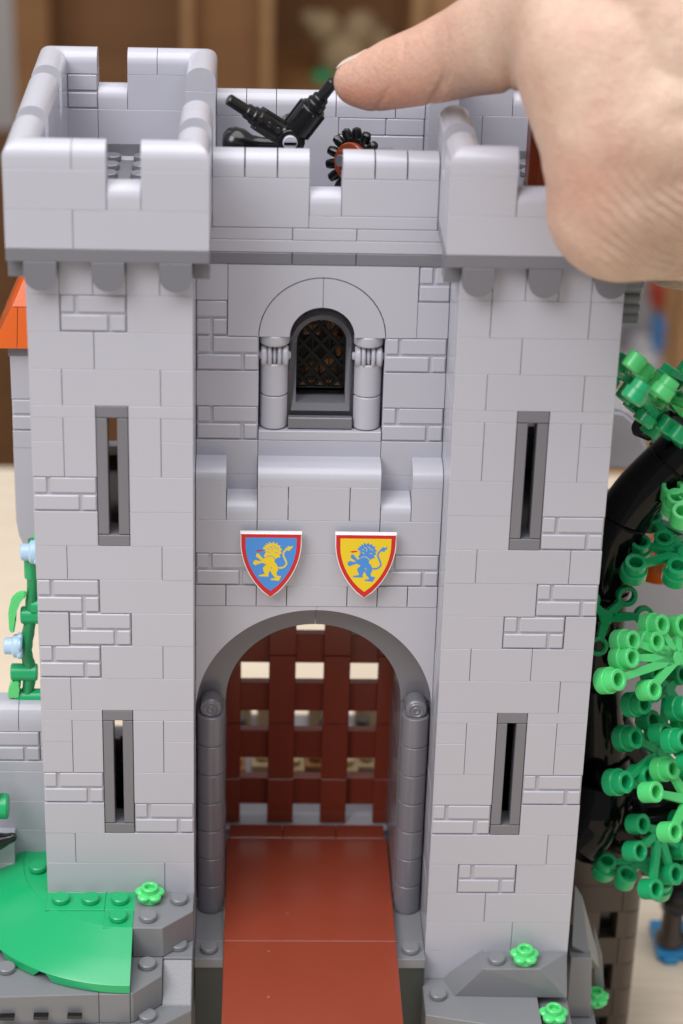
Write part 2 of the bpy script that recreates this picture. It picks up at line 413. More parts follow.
def battlement(parent, X, left):
    x0, x1 = X - .5, X + 5.5; y0, y1 = -.5, 11.5
    st = NB()
    for a, b in ((y0, y0 + 1), (y1 - 1, y1)): box(st, x0, x1, a, b, 22.8, 23.2, .015, .004)
    for a, b in ((x0, x0 + 1), (x1 - 1, x1)): box(st, a, b, y0 + 1, y1 - 1, 22.8, 23.2, .015, .004)
    box(st, X + .5, X + 4.5, .5, 10.5, 22.5, 22.8, .01, .002)
    for i in range(4):
        for j in range(10): stud(st, X + 1 + i, 1 + j, 22.798, 12)
    for c in (0,): pass
    obj('floor_plate', fix(st), 'dark', parent)
    bm = NB()
    z = 23.2
    # lower full course
    fr = [(0, 2), (2, 6)] if left else [(0, 6)]
    for a, b in fr: brick(bm, x0 + a, x0 + b, y0, y0 + 1, z, z + B)
    for a, b in ((0, 2), (2, 6)): brick(bm, x0 + a, x0 + b, y1 - 1, y1, z, z + B)
    inner = 1 if left else 0
    for sd in (0, 1):
        a, b = (x0, x0 + 1) if sd == 0 else (x1 - 1, x1)
        opening = (sd == inner)
        segs = [(1, 5), (5, 8), (8, 11)] if not opening else [(1, 5), (9, 11)]
        for p, q in segs: brick(bm, a, b, y0 + p, y0 + q, z, z + B, '+x')
    # merlons
    z2 = z + B
    fm = [(0, 3), (4, 6)] if left else [(0, 2), (3, 6)]
    gap = (3, 4) if left else (2, 3)
    for a, b in fm:
        brick(bm, x0 + a, x0 + b, y0, y0 + 1, z2, z2 + B)
    coping(bm, x0 + gap[0], x0 + gap[1], y0, y0 + 1, z2, 'x')
    bk = [(0, 2), (3, 6)] if left else [(0, 3), (4, 6)]
    gb = (2, 3) if left else (3, 4)
    for (a, b) in bk:
        # inner face of the rear merlon shows the masonry relief on the first tower's left one
        if left and a == 0:
            box(bm, x0, x0 + b, y1 - .94, y1, z2, z2 + B, .01, .004)
            for c, d in ((.05, .56), (.64, 1.17)): box(bm, x0 + 1.0, x0 + b - .02, y1 - 1, y1 - .9, z2 + c, z2 + d, .045, 0)
        else: brick(bm, x0 + a, x0 + b, y1 - 1, y1, z2, z2 + B)
    coping(bm, x0 + gb[0], x0 + gb[1], y1 - 1, y1, z2, 'x')
    zc = z2 + B
    # copings front
    cuts = ([(1, 2), (2, 3)], [(4, 5)]) if left else ([(1, 2)], [(3, 5)])
    for grp in cuts:
        for a, b in grp: coping(bm, x0 + a, x0 + b, y0, y0 + 1, zc, 'x', g=.01, g0=-.007 if a == 1 else None, g1=-.007 if b == 5 else None)
    corner(bm, x0, y0, 1, 1, zc); corner(bm, x1 - 1, y0, -1, 1, zc)
    for a, b in ([(1, 2), (3, 4), (4, 5)] if left else [(1, 3), (4, 5)]): coping(bm, x0 + a, x0 + b, y1 - 1, y1, zc, 'x', g=.01, g0=-.007 if a == 1 else None, g1=-.007 if b == 5 else None)
    corner(bm, x0, y1 - 1, 1, -1, zc); corner(bm, x1 - 1, y1 - 1, -1, -1, zc)
    # sides: outer has 3+1+4+1+3, inner has a wide opening onto the wall walk
    for sd in (0, 1):
        a, b = (x0, x0 + 1) if sd == 0 else (x1 - 1, x1)
        if sd == inner: mer = [(1, 2), (3, 5), (9, 11)]; low = [(2, 3)]
        else: mer = [(1, 3), (4, 8), (9, 11)]; low = [(3, 4), (8, 9)]
        for p, q in mer:
            brick(bm, a, b, y0 + p, y0 + q, z2, zc, '+x')
            step = 2 if q - p > 2 else 1
            t = p
            while t < q: coping(bm, a, b, y0 + t, y0 + min(q, t + step), zc, 'y', g=.006, g0=-.007 if t == 1 else None, g1=-.007 if min(q, t + step) == 11 else None); t += step
        for p, q in low: coping(bm, a, b, y0 + p, y0 + q, z2, 'y')
    obj('battlement', fix(bm), 'light', parent, smooth=35)

def build_tower(X, left):
    rows = rowsL if left else rowsR
    t = obj('tower', fix(tower(X, -4, rows, None)), 'light', castle)
    t['label'] = 'square grey tower of the gatehouse on the left' if left else 'square grey tower of the gatehouse on the right, under the hand'
    slit(t, X, 2.4); slit(t, X, 13.2)
    for i in (0, 2, 4): corbel(t, X + i, -.5)
    for y in (.02, 4, 7.5):
        corbel(t, X - .5, y, 'y'); corbel(t, X + 5.005, y, 'y')
    battlement(t, X, left)
    bm = NB()   # floors inside, seen through the slits
    bm.free()
    for z in (-2.6, 8.4, 11.6, 20.4):
        bm = NB(); box(bm, X + 1, X + 4, 1, 10, z - .4, z, .01, .01); obj('inner_floor', fix(bm), 'dark', t)
    for x, z in ((1.75, 12.4), (2.62, 12.2), (2.0, .6), (2.5, 1.9)):
        bm = NB(); box(bm, X + x, X + x + .7, 7.5, 8.3, z, z + .6, .02, .01); obj('inner_brick', fix(bm), 'tan', t)
    return t
towerL = build_tower(0, True)
towerR = build_tower(13, False)

# ---- wall between the towers
wall = NB()
# upper wall (front plane y = 3), courses 12..17, hole for the window x 7..11
def upper(r, segs):
    z = r * B
    for a, b, k, *c in segs:
        if k == 'p': brick(wall, a, b, 3, 4, z, z + B)
        else: tbrick(wall, a, b, 3, z, c[0] if c else None)
upper(11, [(5, 7, 'p'), (11, 13, 'p')])
upper(12, [(5, 7, 'p'), (7, 11, 'p'), (11, 13, 'p')])
upper(13, [(5, 7, 'T'), (11, 13, 'T')])
upper(14, [(5, 7, 'p'), (11, 13, 'p')])
upper(15, [(5, 7, 'T'), (11, 13, 'T')])
upper(16, [(4, 6, 'T', (5, 6)), (12, 13, 'p')])
upper(17, [(5, 6, 'p'), (12, 14, 'T', (12, 13))])
# the two-course panel with the round head cut out
def arch_panel(bm, x0, x1, z0, z1, cx, cz, rx, rz, y0, y1, n=28):
    P = [(x0, z0), (x0, z1), (x1, z1), (x1, z0)]
    A = [(cx + rx * math.cos(PI * i / n), cz + rz * math.sin(PI * i / n)) for i in range(n + 1)]
    pts = P + A
    # drop duplicates where the arch meets the foot
    prism(bm, [(a, y0, c) for a, c in pts], (0, y1 - y0, 0))
arch_panel(wall, 6.01, 11.99, 19.21, 21.59, 9, 19.2, 2.03, 2.0, 3.0, 4.0)
# lower wall (front plane y = 2), courses 9..11 and the ledge with its own small merlons
def lower(r, segs, z0=None, h=B):
    z = r * B if z0 is None else z0
    for a, b, k in segs:
        if k == 'p': brick(wall, a, b, 2, 3, z, z + h, g=.008)
        else: tbrick(wall, a, b, 2, z)
lower(11, [(5, 6, 'p'), (7, 8, 'p'), (8, 10, 'p'), (10, 11, 'p'), (12, 13, 'p')])
LW = NB()
lower(10, [(5, 7, 'p'), (7, 11, 'p'), (11, 13, 'p')])
lower(9, [(5, 7, 'T'), (7, 11, 'p'), (11, 13, 'T')])
lower(9, [(5, 6, 'p'), (6, 7, 'p'), (7, 8, 'p'), (8, 10, 'p'), (10, 11, 'p'), (11, 12, 'p'), (12, 13, 'p')], z0=10.05, h=.75)
for a, b in ((5.02, 7.02), (10.98, 12.98)): box(wall, a, b, 4.02, 4.3, 10, 21.5, .01, 0)  # unseen backing slabs, added to stop light leaking through the brick seams
box(wall, 5.02, 12.98, 3.02, 3.3, 10.1, 13.15, .01, 0)
box(wall, 7.1, 10.9, 4.02, 4.3, 13.0, 15.5, .01, 0)
wo = obj('gate_wall', fix(wall), 'light', castle)

# the ledge's crenels sit one course lower: rebuild that course properly
led = NB()
for a, b in ((5, 6), (7, 11), (12, 13)): slope_coping(led, a, b, 2, 14.4, h=.66)
for a, b in ((6, 7), (11, 12)): slope_coping(led, a, b, 2, 13.2 + .002, h=.66)
obj('ledge_coping', fix(led), 'light', wo, smooth=30)

# arch panels of the gate (plane y = 2): two halves meeting at x = 9
ga = NB()
n = 26
for s in (-1, 1):
    A = [(9 + s * 4.0 * math.cos(PI / 2 * i / n), 6.0 + 3.92 * math.sin(PI / 2 * i / n)) for i in range(n + 1)]
    A[-1] = (9 + s * .006, A[-1][1])
    P = [(9 + s * .006, 10.04)] + [(9 + s * 3.99, 10.04), (9 + s * 3.99, 6.3)] + [a for a in A if a[0] * s < (9 + s * 3.985) * s]
    prism(ga, [(a, 2.0, c) for a, c in P], (0, 1.0, 0))
obj('gate_arch_panel', fix(ga), 'light', wo, smooth=25)
# dark ring of the gate arch, set back
da = NB()
for s in (-1, 1):
    O = [(9 + s * 4.0 * math.cos(PI / 2 * i / n), 5.9 + 4.1 * math.sin(PI / 2 * i / n)) for i in range(n + 1)]
    I = [(9 + s * 3.0 * math.cos(PI / 2 * i / n), 5.9 + 2.95 * math.sin(PI / 2 * i / n)) for i in range(n + 1)]
    O[-1] = (9 + s * .006, O[-1][1]); I[-1] = (9 + s * .006, I[-1][1])
    P = O + I[::-1]
    prism(da, [(a, 3.0, c) for a, c in P], (0, 1.4, 0))
obj('gate_arch', fix(da), 'dark', wo, smooth=25)
# passage side walls and rear arch
ps = NB()
PSW = []
for xa, xb in ((5, 5.985), (12.015, 13)):
  ps = NB()
  for r in range(-2, 5):
        z = r * B
        y = 3.05 if r % 2 else 3.05
        for L in ([2, 3, 1.9] if r % 2 else [3, 2, 1.9]):
            if z + B < 6.1: brick(ps, xa, xb, y, y + L, z, z + B, '-x')
            y += L
  box(ps, xa, xb, 4.45, 10, 6.0, 10, .01, 0)
  obj('passage_wall', fix(ps), 'dark', wo)

# front of the wall walk: strip, plates, merlons (plane y = 3)
st = NB()
for a, b in ((5.01, 8), (8, 10), (10, 12.99)): box(st, a, b, 2.98, 4.2, 21.6, 22.0, .014, .01)
obj('string_course', fix(st), 'dark', wo)
wb = NB()
box(wb, 5.02, 12.98, 3, 4, 22.0, 22.4, .014, .004)
for a, b in ((5.02, 8), (8, 10), (10, 12.98)): box(wb, a, b, 3 + jit(.01), 4, 22.4, 22.795, .014, .01)
box(wb, 8.5, 12.5, 3, 4, 22.8, 23.2, .014, .004)
box(wb, 5.5, 8.5, 3, 4, 22.8, 24.4, .016, .006)
box(wb, 9.5, 12.5, 3, 4, 23.2, 24.4, .016, .006)
for a in (5.5, 6.5, 7.5, 9.5, 10.5, 11.5): coping(wb, a, a + 1, 3, 4, 24.4, 'x', g=.022)
coping(wb, 8.5, 9.5, 3, 4, 23.2, 'x', g=.014)
# wall walk and rear parapet
box(wb, 5.5, 12.5, 4, 10.5, 21.6, 22.0, .01, .004)
box(wb, 5.5, 9.6, 10, 11, 22.0, 24.4, .014, .006)
for k in range(4):
    for a, b in (((9.6, 11.2), (11.2, 12.5)) if k % 2 else ((9.6, 12.5),)): box(wb, a, b, 10, 11, 22.0 + .6 * k, 22.6 + .6 * k, .04, .006)
for a, b in ((5.5, 6.5), (6.5, 7.5), (7.5, 9.5), (9.5, 11.5), (11.5, 12.5)): coping(wb, a, b, 10, 11, 24.4, 'x', g=.014)
obj('battlement', fix(wb), 'light', wo, smooth=35)

# ---- gate columns: seven stacked drums, a scroll on top
for x in (5.5, 12.5):
    c = NB(); z = -2.4
    for k in range(7):
        h = 1.15
        lathe(c, (x, 2.55, z + k * h), (0, 0, 1), [(0, .01), (.44, .01), (.47, .04), (.47, h - .03), (.44, h - .005), (0, h - .005)], 28)
    co = obj('gate_column', fix(c), 'dark', castle, smooth=35)
    c = NB()
    cyl(c, (x, 2.26, 5.93), (0, 1, 0), .36, .7, 28, .05)
    ring(c, (x, 2.22, 5.93), (0, 1, 0), .27, .20, .1, 24); ring(c, (x, 2.22, 5.93), (0, 1, 0), .14, .07, .1, 20)
    obj('scroll', fix(c), 'dark', co, smooth=35)
    c = NB()
    box(c, x - .5, x + .5, .5, 3.0, -2.8, -2.4, .015, .01); box(c, x - .5, x + .5, -.5, .5, -2.8, -2.4, .015, .01); stud(c, x, 0, -2.4)
    obj('plinth', fix(c), 'rock', co, smooth=35)
    c = NB(); box(c, x - .49, x + .49, -.42, 3.0, TZ, -2.82, .015, .004); obj('plinth_base', fix(c), 'blackgrey', co)

# ---- upper window: niche, columns with scroll capitals, round-headed light, lattice
win = NB(); WA = []
arcn = 24
for s in (-1, 1):
    O = [(9 + s * 2.0 * math.cos(PI / 2 * i / arcn), 19.2 + 1.96 * math.sin(PI / 2 * i / arcn)) for i in range(arcn + 1)]
    I = [(9 + s * 1.03 * math.cos(PI / 2 * i / arcn), 19.2 + 1.0 * math.sin(PI / 2 * i / arcn)) for i in range(arcn + 1)]
    O[-1] = (9 + s * .008, O[-1][1]); I[-1] = (9 + s * .008, I[-1][1])
    wa = NB(); prism(wa, [(a, 2.985, c) for a, c in O + I[::-1]], (0, 1.2, 0)); WA.append(wa)
box(win, 7, 11, 2.98, 5.2, 15.6, 15.95, .02, .01)
wino = obj('window', fix(win), 'light', castle, label='round headed window with grey columns set in the upper wall', smooth=25)
for wa in WA: obj('window_arch', fix(wa), 'light', wino, smooth=25)
for x in (7.5, 10.5):
    c = NB()
    for z0, z1 in ((15.97, 17.1), (17.12, 18.22)):
        lathe(c, (x, 3.48, z0), (0, 0, 1), [(0, 0), (.42, 0), (.455, .04), (.455, z1 - z0 - .03), (.43, z1 - z0), (0, z1 - z0)], 32)
    lathe(c, (x, 3.44, 18.82), (0, 0, 1), [(0, 0), (.40, 0), (.47, .05), (.485, .10), (.485, .34), (.46, .37), (0, .37)], 32)
    cy = obj('window_column', fix(c), 'light', wino, smooth=35)
    c = NB()   # the scroll: discs on a cross axle
    cyl(c, (x - .52, 3.38, 18.44), (1, 0, 0), .15, 1.04, 20, .04)
    for a, w, r in ((-.43, .20, .36), (-.22, .13, .42), (-.06, .12, .34), (.09, .13, .42), (.24, .20, .36)):
        cyl(c, (x + a, 3.38, 18.44), (1, 0, 0), r, w, 28, .045)
    obj('window_capital', fix(c), 'light', wino, smooth=35)
fr = NB()
def head_ring(bm, ro, ri, cz, zb_o, zb_i, y0, y1, n=24, cx=9):
    O = [(cx - ro, zb_o)] + [(cx - ro * math.cos(PI * i / n), cz + ro * math.sin(PI * i / n)) for i in range(n + 1)] + [(cx + ro, zb_o)]
    I = [(cx - ri, zb_i)] + [(cx - ri * math.cos(PI * i / n), cz + ri * math.sin(PI * i / n)) for i in range(n + 1)] + [(cx + ri, zb_i)]
    for q in range(len(O) - 1):
        prism(bm, [(O[q][0], y0, O[q][1]), (O[q + 1][0], y0, O[q + 1][1]), (I[q + 1][0], y0, I[q + 1][1]), (I[q][0], y0, I[q][1])], (0, y1 - y0, 0))
    prism(bm, [(O[0][0], y0, O[0][1]), (I[0][0], y0, I[0][1]), (I[-1][0], y0, I[-1][1]), (O[-1][0], y0, O[-1][1])], (0, y1 - y0, 0))
head_ring(fr, 1.10, .80, 18.86, 16.25, 16.80, 3.34, 4.3)

box(fr, 7.96, 10.04, 3.12, 4.4, 15.97, 16.36, .03, 0)
box(fr, 7.9, 10.1, 4.9, 5.2, 15.97, 16.6, .02, 0)
for x in (7.0, 10.1): box(fr, x, x + .9, 4.05, 4.9, 15.97, 19.3, .01, .01)
bmesh.ops.remove_doubles(fr, verts=fr.verts, dist=.0005)
obj('window_frame', fix(fr), 'dark', wino, smooth=25)
la = NB()
def bar(bm, p, q, y0, y1, w):
    p = V(p); q = V(q); d = (q - p).normalized(); nn = V((-d.y, d.x)) * w / 2
    prism(bm, [(a.x, y0, a.y) for a in (p + nn, q + nn, q - nn, p - nn)], (0, y1 - y0, 0))
def clipseg(p, q):
    out = []
    K = 60
    ins = []
    for k in range(K + 1):
        t = k / K; x = p[0] + (q[0] - p[0]) * t; z = p[1] + (q[1] - p[1]) * t
        ok = abs(x - 9) < .79 and z > 16.98 and (z < 18.86 or (x - 9) ** 2 + (z - 18.86) ** 2 < .79 ** 2)
        if ok: ins.append((x, z))
    return (ins[0], ins[-1]) if len(ins) > 3 else None
for k in range(-6, 9):
    for s in (-1, 1):
        x = 9 + k * .56
        sg = clipseg((x - 2 * s, 16.6 - .2), (x + 2 * s * .9, 16.6 + 4 * 1.0))
        if sg: bar(la, sg[0], sg[1], 3.95 + (.02 if s > 0 else 0), 4.1 + (.02 if s > 0 else 0), .11)
for k in (-1, 1): bar(la, (9 + k * .27, 16.98), (9 + k * .27, 19.5), 3.98, 4.06, .04)
box(la, 8.2, 9.8, 3.93, 4.1, 16.98, 17.12, .02, 0)
head_ring(la, .80, .72, 18.86, 16.98, 17.08, 3.93, 4.12)
obj('lattice', fix(la), 'lattice', wino)
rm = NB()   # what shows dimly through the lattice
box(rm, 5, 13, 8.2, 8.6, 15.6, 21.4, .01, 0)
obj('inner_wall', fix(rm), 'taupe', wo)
rm = NB()
for (x, z, w, h) in ((8.72, 17.5, .22, .5), (9.25, 17.6, .25, .5), (8.7, 18.9, .28, .4), (9.35, 18.9, .2, .6), (9.62, 18.3, .1, .7), (8.95, 19.3, .25, .3)):
    box(rm, x - w, x + w, 4.5, 4.9, z - h / 2, z + h / 2, .05, 0)
obj('inner_furniture', fix(rm), 'nougat', wo)

# ---- portcullis (plane y = 8)
pc = NB()
for x in (5.5, 7.5, 9.5, 11.5):
    x1 = x + 1
    for z0, z1 in ((-2.35, -.4), (-.4, 2.0), (2.0, 4.9), (4.9, 7.4)): box(pc, x, x1, 7.85, 8.25, z0, z1, .02, .012)
for k in range(5):
    z = -1.78 + k * 2.05
    for x in (6.5, 8.5, 10.5): box(pc, x - .1, x + 1.1, 8.25, 8.65, z, z + 1.2, .02, .006)
obj('portcullis', fix(pc), 'brown', castle, label='reddish brown lattice portcullis closing the gate')
# inner floor and rear of the building seen through the portcullis
fl = NB()
box(fl, 5.02, 12.98, 3.02, 16, -2.9, -2.42, .01, 0)
box(fl, 5.95, 12.05, 7.25, 7.5, -2.4, -2.2, .04, 0)
obj('gate_floor', fix(fl), 'light', wo)
it = NB()
it.free()
for k, x in enumerate((5.4, 7.1, 9.2, 11.1)):
    it = NB(); box(it, x, x + 1.5, 15, 16, -2.4, -1.3 + .2 * (k % 2), .03, .01); stud(it, x + .4, 15.5, -1.3 + .2 * (k % 2)); stud(it, x + 1.1, 15.5, -1.3 + .2 * (k % 2))
    obj('inner_brick', fix(it), 'tan', wo, smooth=35)
for k, x in enumerate((5.8, 6.9, 8.1, 9.0, 10.2, 11.0)):
    it = NB(); box(it, x, x + .9, 11.0 + .3 * (k % 2), 12.6 + .3 * (k % 2), -2.4, -2.0, .03, .01); stud(it, x + .45, 11.6 + .3 * (k % 2), -2.0); stud(it, x + .45, 12.4, -2.0)
    obj('inner_brick', fix(it), 'tan' if k % 3 else 'nougat', wo, smooth=35)
for x in (6.4, 8.3, 9.9, 11.4):
    it = NB(); cyl(it, (x, 14.2, -2.4), (0, 0, 1), .3, .9, 12); obj('inner_post', fix(it), 'taupe', wo, smooth=35)

# ---- drawbridge
db = NB()
box(db, 6.0, 12.0, 0.0, 6.3, -2.4, -2.0, .03, .012)
box(db, 6.0, 12.0, -7.9, 0.0, -2.4, -2.0, .03, .012)
box(db, 6.1, 8.1, 6.3, 7.2, -2.4, -1.98, .02, .008); box(db, 8.1, 10.1, 6.3, 7.2, -2.4, -1.98, .02, .008); box(db, 10.1, 11.9, 6.3, 7.2, -2.4, -1.98, .02, .008)
obj('drawbridge', fix(db), 'brown', castle, label='flat reddish brown drawbridge running out of the gate')

# ---- shields
def shield_outline(w, ztop, zbot, n=10):
    """half width w, rounded sides down to a point"""
    P = [(-w, ztop), (w, ztop)]
    R = []
    H = ztop - zbot
    for i in range(1, n + 1):
        t = i / n
        x = w * (1 - t ** 2.1) ** .86; z = ztop - H * (.10 + .90 * t)
        R.append((max(x, 0), z))
    P += R
    P += [(-x, z) for x, z in R[-2::-1]]
    return P
LION = [  # outline of the beast in a 683 x 722 picture of one shield
 (262,178),(285,172),(270,160),(300,158),(288,140),(318,148),(318,124),(345,142),(362,122),(372,145),(398,135),(402,158),(428,160),(424,182),(448,200),(430,212),(442,238),(420,245),(428,272),(402,278),(380,292),
 (372,318),(392,340),(410,372),(408,398),(392,425),(402,455),(440,458),(418,505),(335,496),(345,484),(385,478),(352,440),(338,412),(330,405),(318,432),(318,464),(222,462),(228,448),(284,440),(268,405),(262,378),(296,345),
 (258,330),(215,342),(190,355),(168,340),(170,318),(190,302),(215,310),(252,312),(225,290),(195,270),(200,240),(222,240),(240,262),(262,290),(285,280),(268,262),(280,240),(292,222),(272,214),(296,204),(262,196)]
TAIL = [(412,378),(450,376),(474,362),(490,340),(484,312),(468,280),(456,250),(462,222),(482,200),(500,186)]
TUFT = [(492,204),(478,180),(498,182),(498,160),(516,172),(548,162),(540,186),(522,196),(520,212)]
TONGUE = [(256,204),(214,206),(190,212),(212,222),(240,216),(258,212)]
def shield(cx, label, field, beast):
    zt, zb = 12.92, 10.56; yf = 1.62
    bm = NB()
    P = shield_outline(1.0, zt, zb)
    prism(bm, [(cx + a, yf, c) for a, c in P], (0, .19, 0))
    bmesh.ops.bevel(bm, geom=[e for e in bm.edges if all(abs(v.co.y - yf) < 1e-4 for v in e.verts)], offset=.03, segments=1, affect='EDGES')
    so = obj('shield', fix(bm), 'white', castle, label=label)
    bm = NB(); Q = [(a * .97, zt - .03 + (c - zt) * .968) for a, c in P]
    prism(bm, [(cx + a, yf - .004, c) for a, c in Q], (0, .01, 0)); obj('shield_border', fix(bm), 'red', so)
    bm = NB(); Q = [(a * .83, zt - .155 + (c - zt) * .825) for a, c in P]
    prism(bm, [(cx + a, yf - .008, c) for a, c in Q], (0, .01, 0)); obj('shield_field', fix(bm), field, so)
    k = 2.0 / 590; f = lambda p: (cx + (p[0] - 338) * k, zt - (p[1] - 45) * k * 1.105)
    bm = NB()
    def flat(poly, y):
        q = [f(p) for p in poly]; a = [bm.verts.new((c[0], y, c[1])) for c in q]; b = [bm.verts.new((c[0], y + .003, c[1])) for c in q]
        for t in tessellate_polygon([[V((c[0], c[1], 0)) for c in q]]):
            bm.faces.new([a[i] for i in t]); bm.faces.new([b[i] for i in reversed(t)])
        for i in range(len(a)):
            j = (i + 1) % len(a); bm.faces.new((a[i], a[j], b[j], b[i]))
    flat(LION, yf - .012); flat(TUFT, yf - .0125)
    up = [V(p) for p in TAIL]; L_, R2 = [], []
    for i, p in enumerate(up):
        t = (up[min(i + 1, len(up) - 1)] - up[max(i - 1, 0)]).normalized(); nn = V((-t.y, t.x)) * 8
        L_.append(p + nn); R2.append(p - nn)
    flat([tuple(p) for p in L_ + R2[::-1]], yf - .013)
    obj('lion_emblem', fix(bm), beast, so)
    def stroke(line, w, y):
        up = [V(p) for p in line]; A_, B_ = [], []
        for i, p in enumerate(up):
            t = (up[min(i + 1, len(up) - 1)] - up[max(i - 1, 0)]).normalized(); nn = V((-t.y, t.x)) * w * (1 if 0 < i < len(up) - 1 else .4)
            A_.append(p + nn); B_.append(p - nn)
        flat([tuple(p) for p in A_ + B_[::-1]], y)
    bm = NB()
    for ln in ([(285,282),(312,262),(345,262),(372,282),(382,306)], [(318,165),(342,176),(352,196),(346,214)], [(352,160),(376,172),(388,196)], [(300,186),(318,190),(326,202)], [(372,232),(392,226),(408,236)], [(330,376),(346,372),(350,398)], [(300,216),(316,222),(328,236)], [(388,180),(406,190),(412,206)]):
        stroke(ln, 3.0, yf - .0145)
    obj('lion_outline', fix(bm), field, so)
    bm = NB(); flat(TONGUE, yf - .0135); obj('lion_tongue', fix(bm), 'red', so)
    bm = NB()
    cyl(bm, (cx, yf + .18, 11.4), (0, 1, 0), .3, .3, 16); obj('peg', fix(bm), 'dark', so, smooth=35)
shield(7.46, 'blue shield with a yellow lion and red rim', 'blue', 'yellow')
shield(10.54, 'yellow shield with a blue lion and red rim', 'yellow', 'blue')

# ---- low wall going left behind the first tower
sw = NB()
Y = 2.5
for a, b in ((-6.7, -3.7), (-3.7, -1.05), (-1.05, 0)): slope_coping(sw, a, b, Y, 4.85, h=.95)
for a in (-6.35, -4.35, -2.35): tbrick(sw, a, a + 2, Y, 3.65)
tbrick(sw, -.35, 1.65, Y, 3.65, (-.35, 0))
box(sw, -6.5, 0, Y, Y + 1, 3.25, 3.65, .014, .003)
for z in (2.05, .85, -.35, -1.55): 
    for a, b in ((-6.5, -3.1 - (z > 1)), (-3.1 - (z > 1), 0)): box(sw, a, b, Y, Y + 1, z, z + 1.2, .014, .003)
for a in (-1.3,): box(sw, -3.3, -1.3, Y - .6, Y, -.2, .95, .014, .004)
tbrick(sw, -3.3, -1.3, Y - .62, -1.3)
obj('low_wall', fix(sw), 'light', castle, label='low grey wall with rounded coping joining the left tower')

# ---- ribbed bracket sticking out of the right tower's far side
rb = NB()
for (v, r, L) in ((284, .28, .62), (298, .20, .48), (308, .19, .52), (317, .19, .50)):
    p = pt(626, v, 1.2); cyl(rb, (17.9, 1.2, p.z), (1, 0, 0), r, .62 + L * .35, 20, .05)
    cyl(rb, (17.9, 1.7, p.z), (1, 0, 0), r, .62 + L * .3, 20, .05)
obj('ribbed_bracket', fix(rb), 'rock', towerR, smooth=35)

# ---- rooms behind the left tower: round turret with an orange roof
tr = NB()
P = [(-.1, 16.3), (-.1, 8.6), (-.6, 8.75), (-1.1, 9.2), (-1.38, 9.9), (-1.45, 10.6), (-1.45, 16.3)]
def turret_slab(z0, z1, xl, bm=tr, r=None): brick(bm, xl, 0.4, 8, 11, z0, z1, '-y')
prism(tr, [(a, 8.0, c) for a, c in [(.5, 13.0), (.5, 8.4), (-.4, 8.4), (-.85, 8.65), (-1.2, 9.05), (-1.42, 9.6), (-1.5, 10.2), (-1.5, 13.0)]], (0, 3, 0))
brick(tr, -1.5, .5, 8, 11, 14.85, 16.45)
tbrick(tr, -2.0 + .0, 0, 8, 13.65, (-1.5, 0), 3)
box(tr, -1.5, .5, 8, 11, 13.0, 13.65, .014, .004)
to = obj('turret', fix(tr), 'light', castle, label='narrow grey bay showing at the left edge behind the tower', smooth=25)
bm = NB(); box(bm, -1.55, .5, 7.95, 11.1, 16.45, 16.85, .014, .004); obj('string_course', fix(bm), 'dark', to)
rf = NB()
for a, b in ((-3.0, -1.25), (-1.24, .5)):
    pass
# sloping roof tiles: hipped to the left
def tri(bm, pts): 
    bmesh.ops.convex_hull(bm, input=[bm.verts.new(p) for p in pts])
tri(rf, [(-2.05, 7.6, 16.87), (-1.2, 7.6, 16.87), (-1.2, 11, 16.87), (-2.05, 11, 16.87), (-1.2, 8.2, 18.1), (-1.2, 11, 18.1), (-1.42, 8.2, 18.1), (-1.42, 11, 18.1)])
tri(rf, [(-1.18, 7.6, 16.87), (.5, 7.6, 16.87), (.5, 11, 16.87), (-1.18, 11, 16.87), (-1.18, 8.2, 18.1), (.5, 8.2, 18.1), (.5, 11, 18.1), (-1.18, 11, 18.1)])
tri(rf, [(-1.38, 8.3, 18.12), (.5, 8.3, 18.12), (.5, 11, 18.12), (-1.38, 11, 18.12), (-.75, 9.3, 19.5), (.5, 9.3, 19.5), (.5, 11, 19.5), (-.75, 11, 19.5)])
tri(rf, [(-2.0, 9.2, 16.9), (-1.6, 9.2, 16.9), (-1.6, 12, 16.9), (-2.0, 12, 16.9), (-.8, 9.9, 19.6), (-.6, 9.9, 19.6), (-.6, 12, 19.6), (-.8, 12, 19.6)])
obj('roof', fix(rf), 'orange', to)

# ================================================================== ROCKS AND GRASS AT THE FOOT
rock = thing('rock_base', 'stepped dark grey rock of toy pieces at the foot of the castle', 'rock base', (2, -3, TZ))
def slab(bm, poly, z0, z1):
    prism(bm, [(a, b, z0) for a, b in poly], (0, 0, z1 - z0))
def bev(bm, w=.02):
    bmesh.ops.bevel(bm, geom=list(bm.edges), offset=w, segments=1, affect='EDGES', clamp_overlap=True); return fix(bm)
rk = NB(); slab(rk, [(3.0, 0), (3.0, -2.02), (4.0, -2.02), (4.99, -1.05), (4.99, 0)], -1.18, 0)
slab(rk, [(3.0, 0), (3.0, -3.96), (3.1, -3.96), (4.0, -3.02), (4.0, 0)], -2.38, -1.2)
slab(rk, [(4.01, 0), (4.01, -2.04), (4.99, -2.04), (4.99, 0)], -2.38, -1.2)
slab(rk, [(-4, -4.3), (1.98, -4.0), (1.98, 0), (-4, 0)], -2.38, -1.2)
slab(rk, [(1.99, -4.0), (3.0, -4.0), (3.0, 0), (1.99, 0)], -2.38, -1.2)
slab(rk, [(-4, -4.6), (2.6, -4.2), (2.6, 0), (-4, 0)], -3.6, -2.4)
slab(rk, [(2.61, -4.6), (3.4, -4.6), (4.99, -3.3), (4.99, 0), (2.61, 0)], -3.6, -2.4)
slab(rk, [(-4, -5.4), (4.99, -5.4), (4.99, 0), (-4, 0)], TZ, -3.62)
bev(rk)
obj('rock_step', rk, 'rock', rock)
st = NB()
st.free()
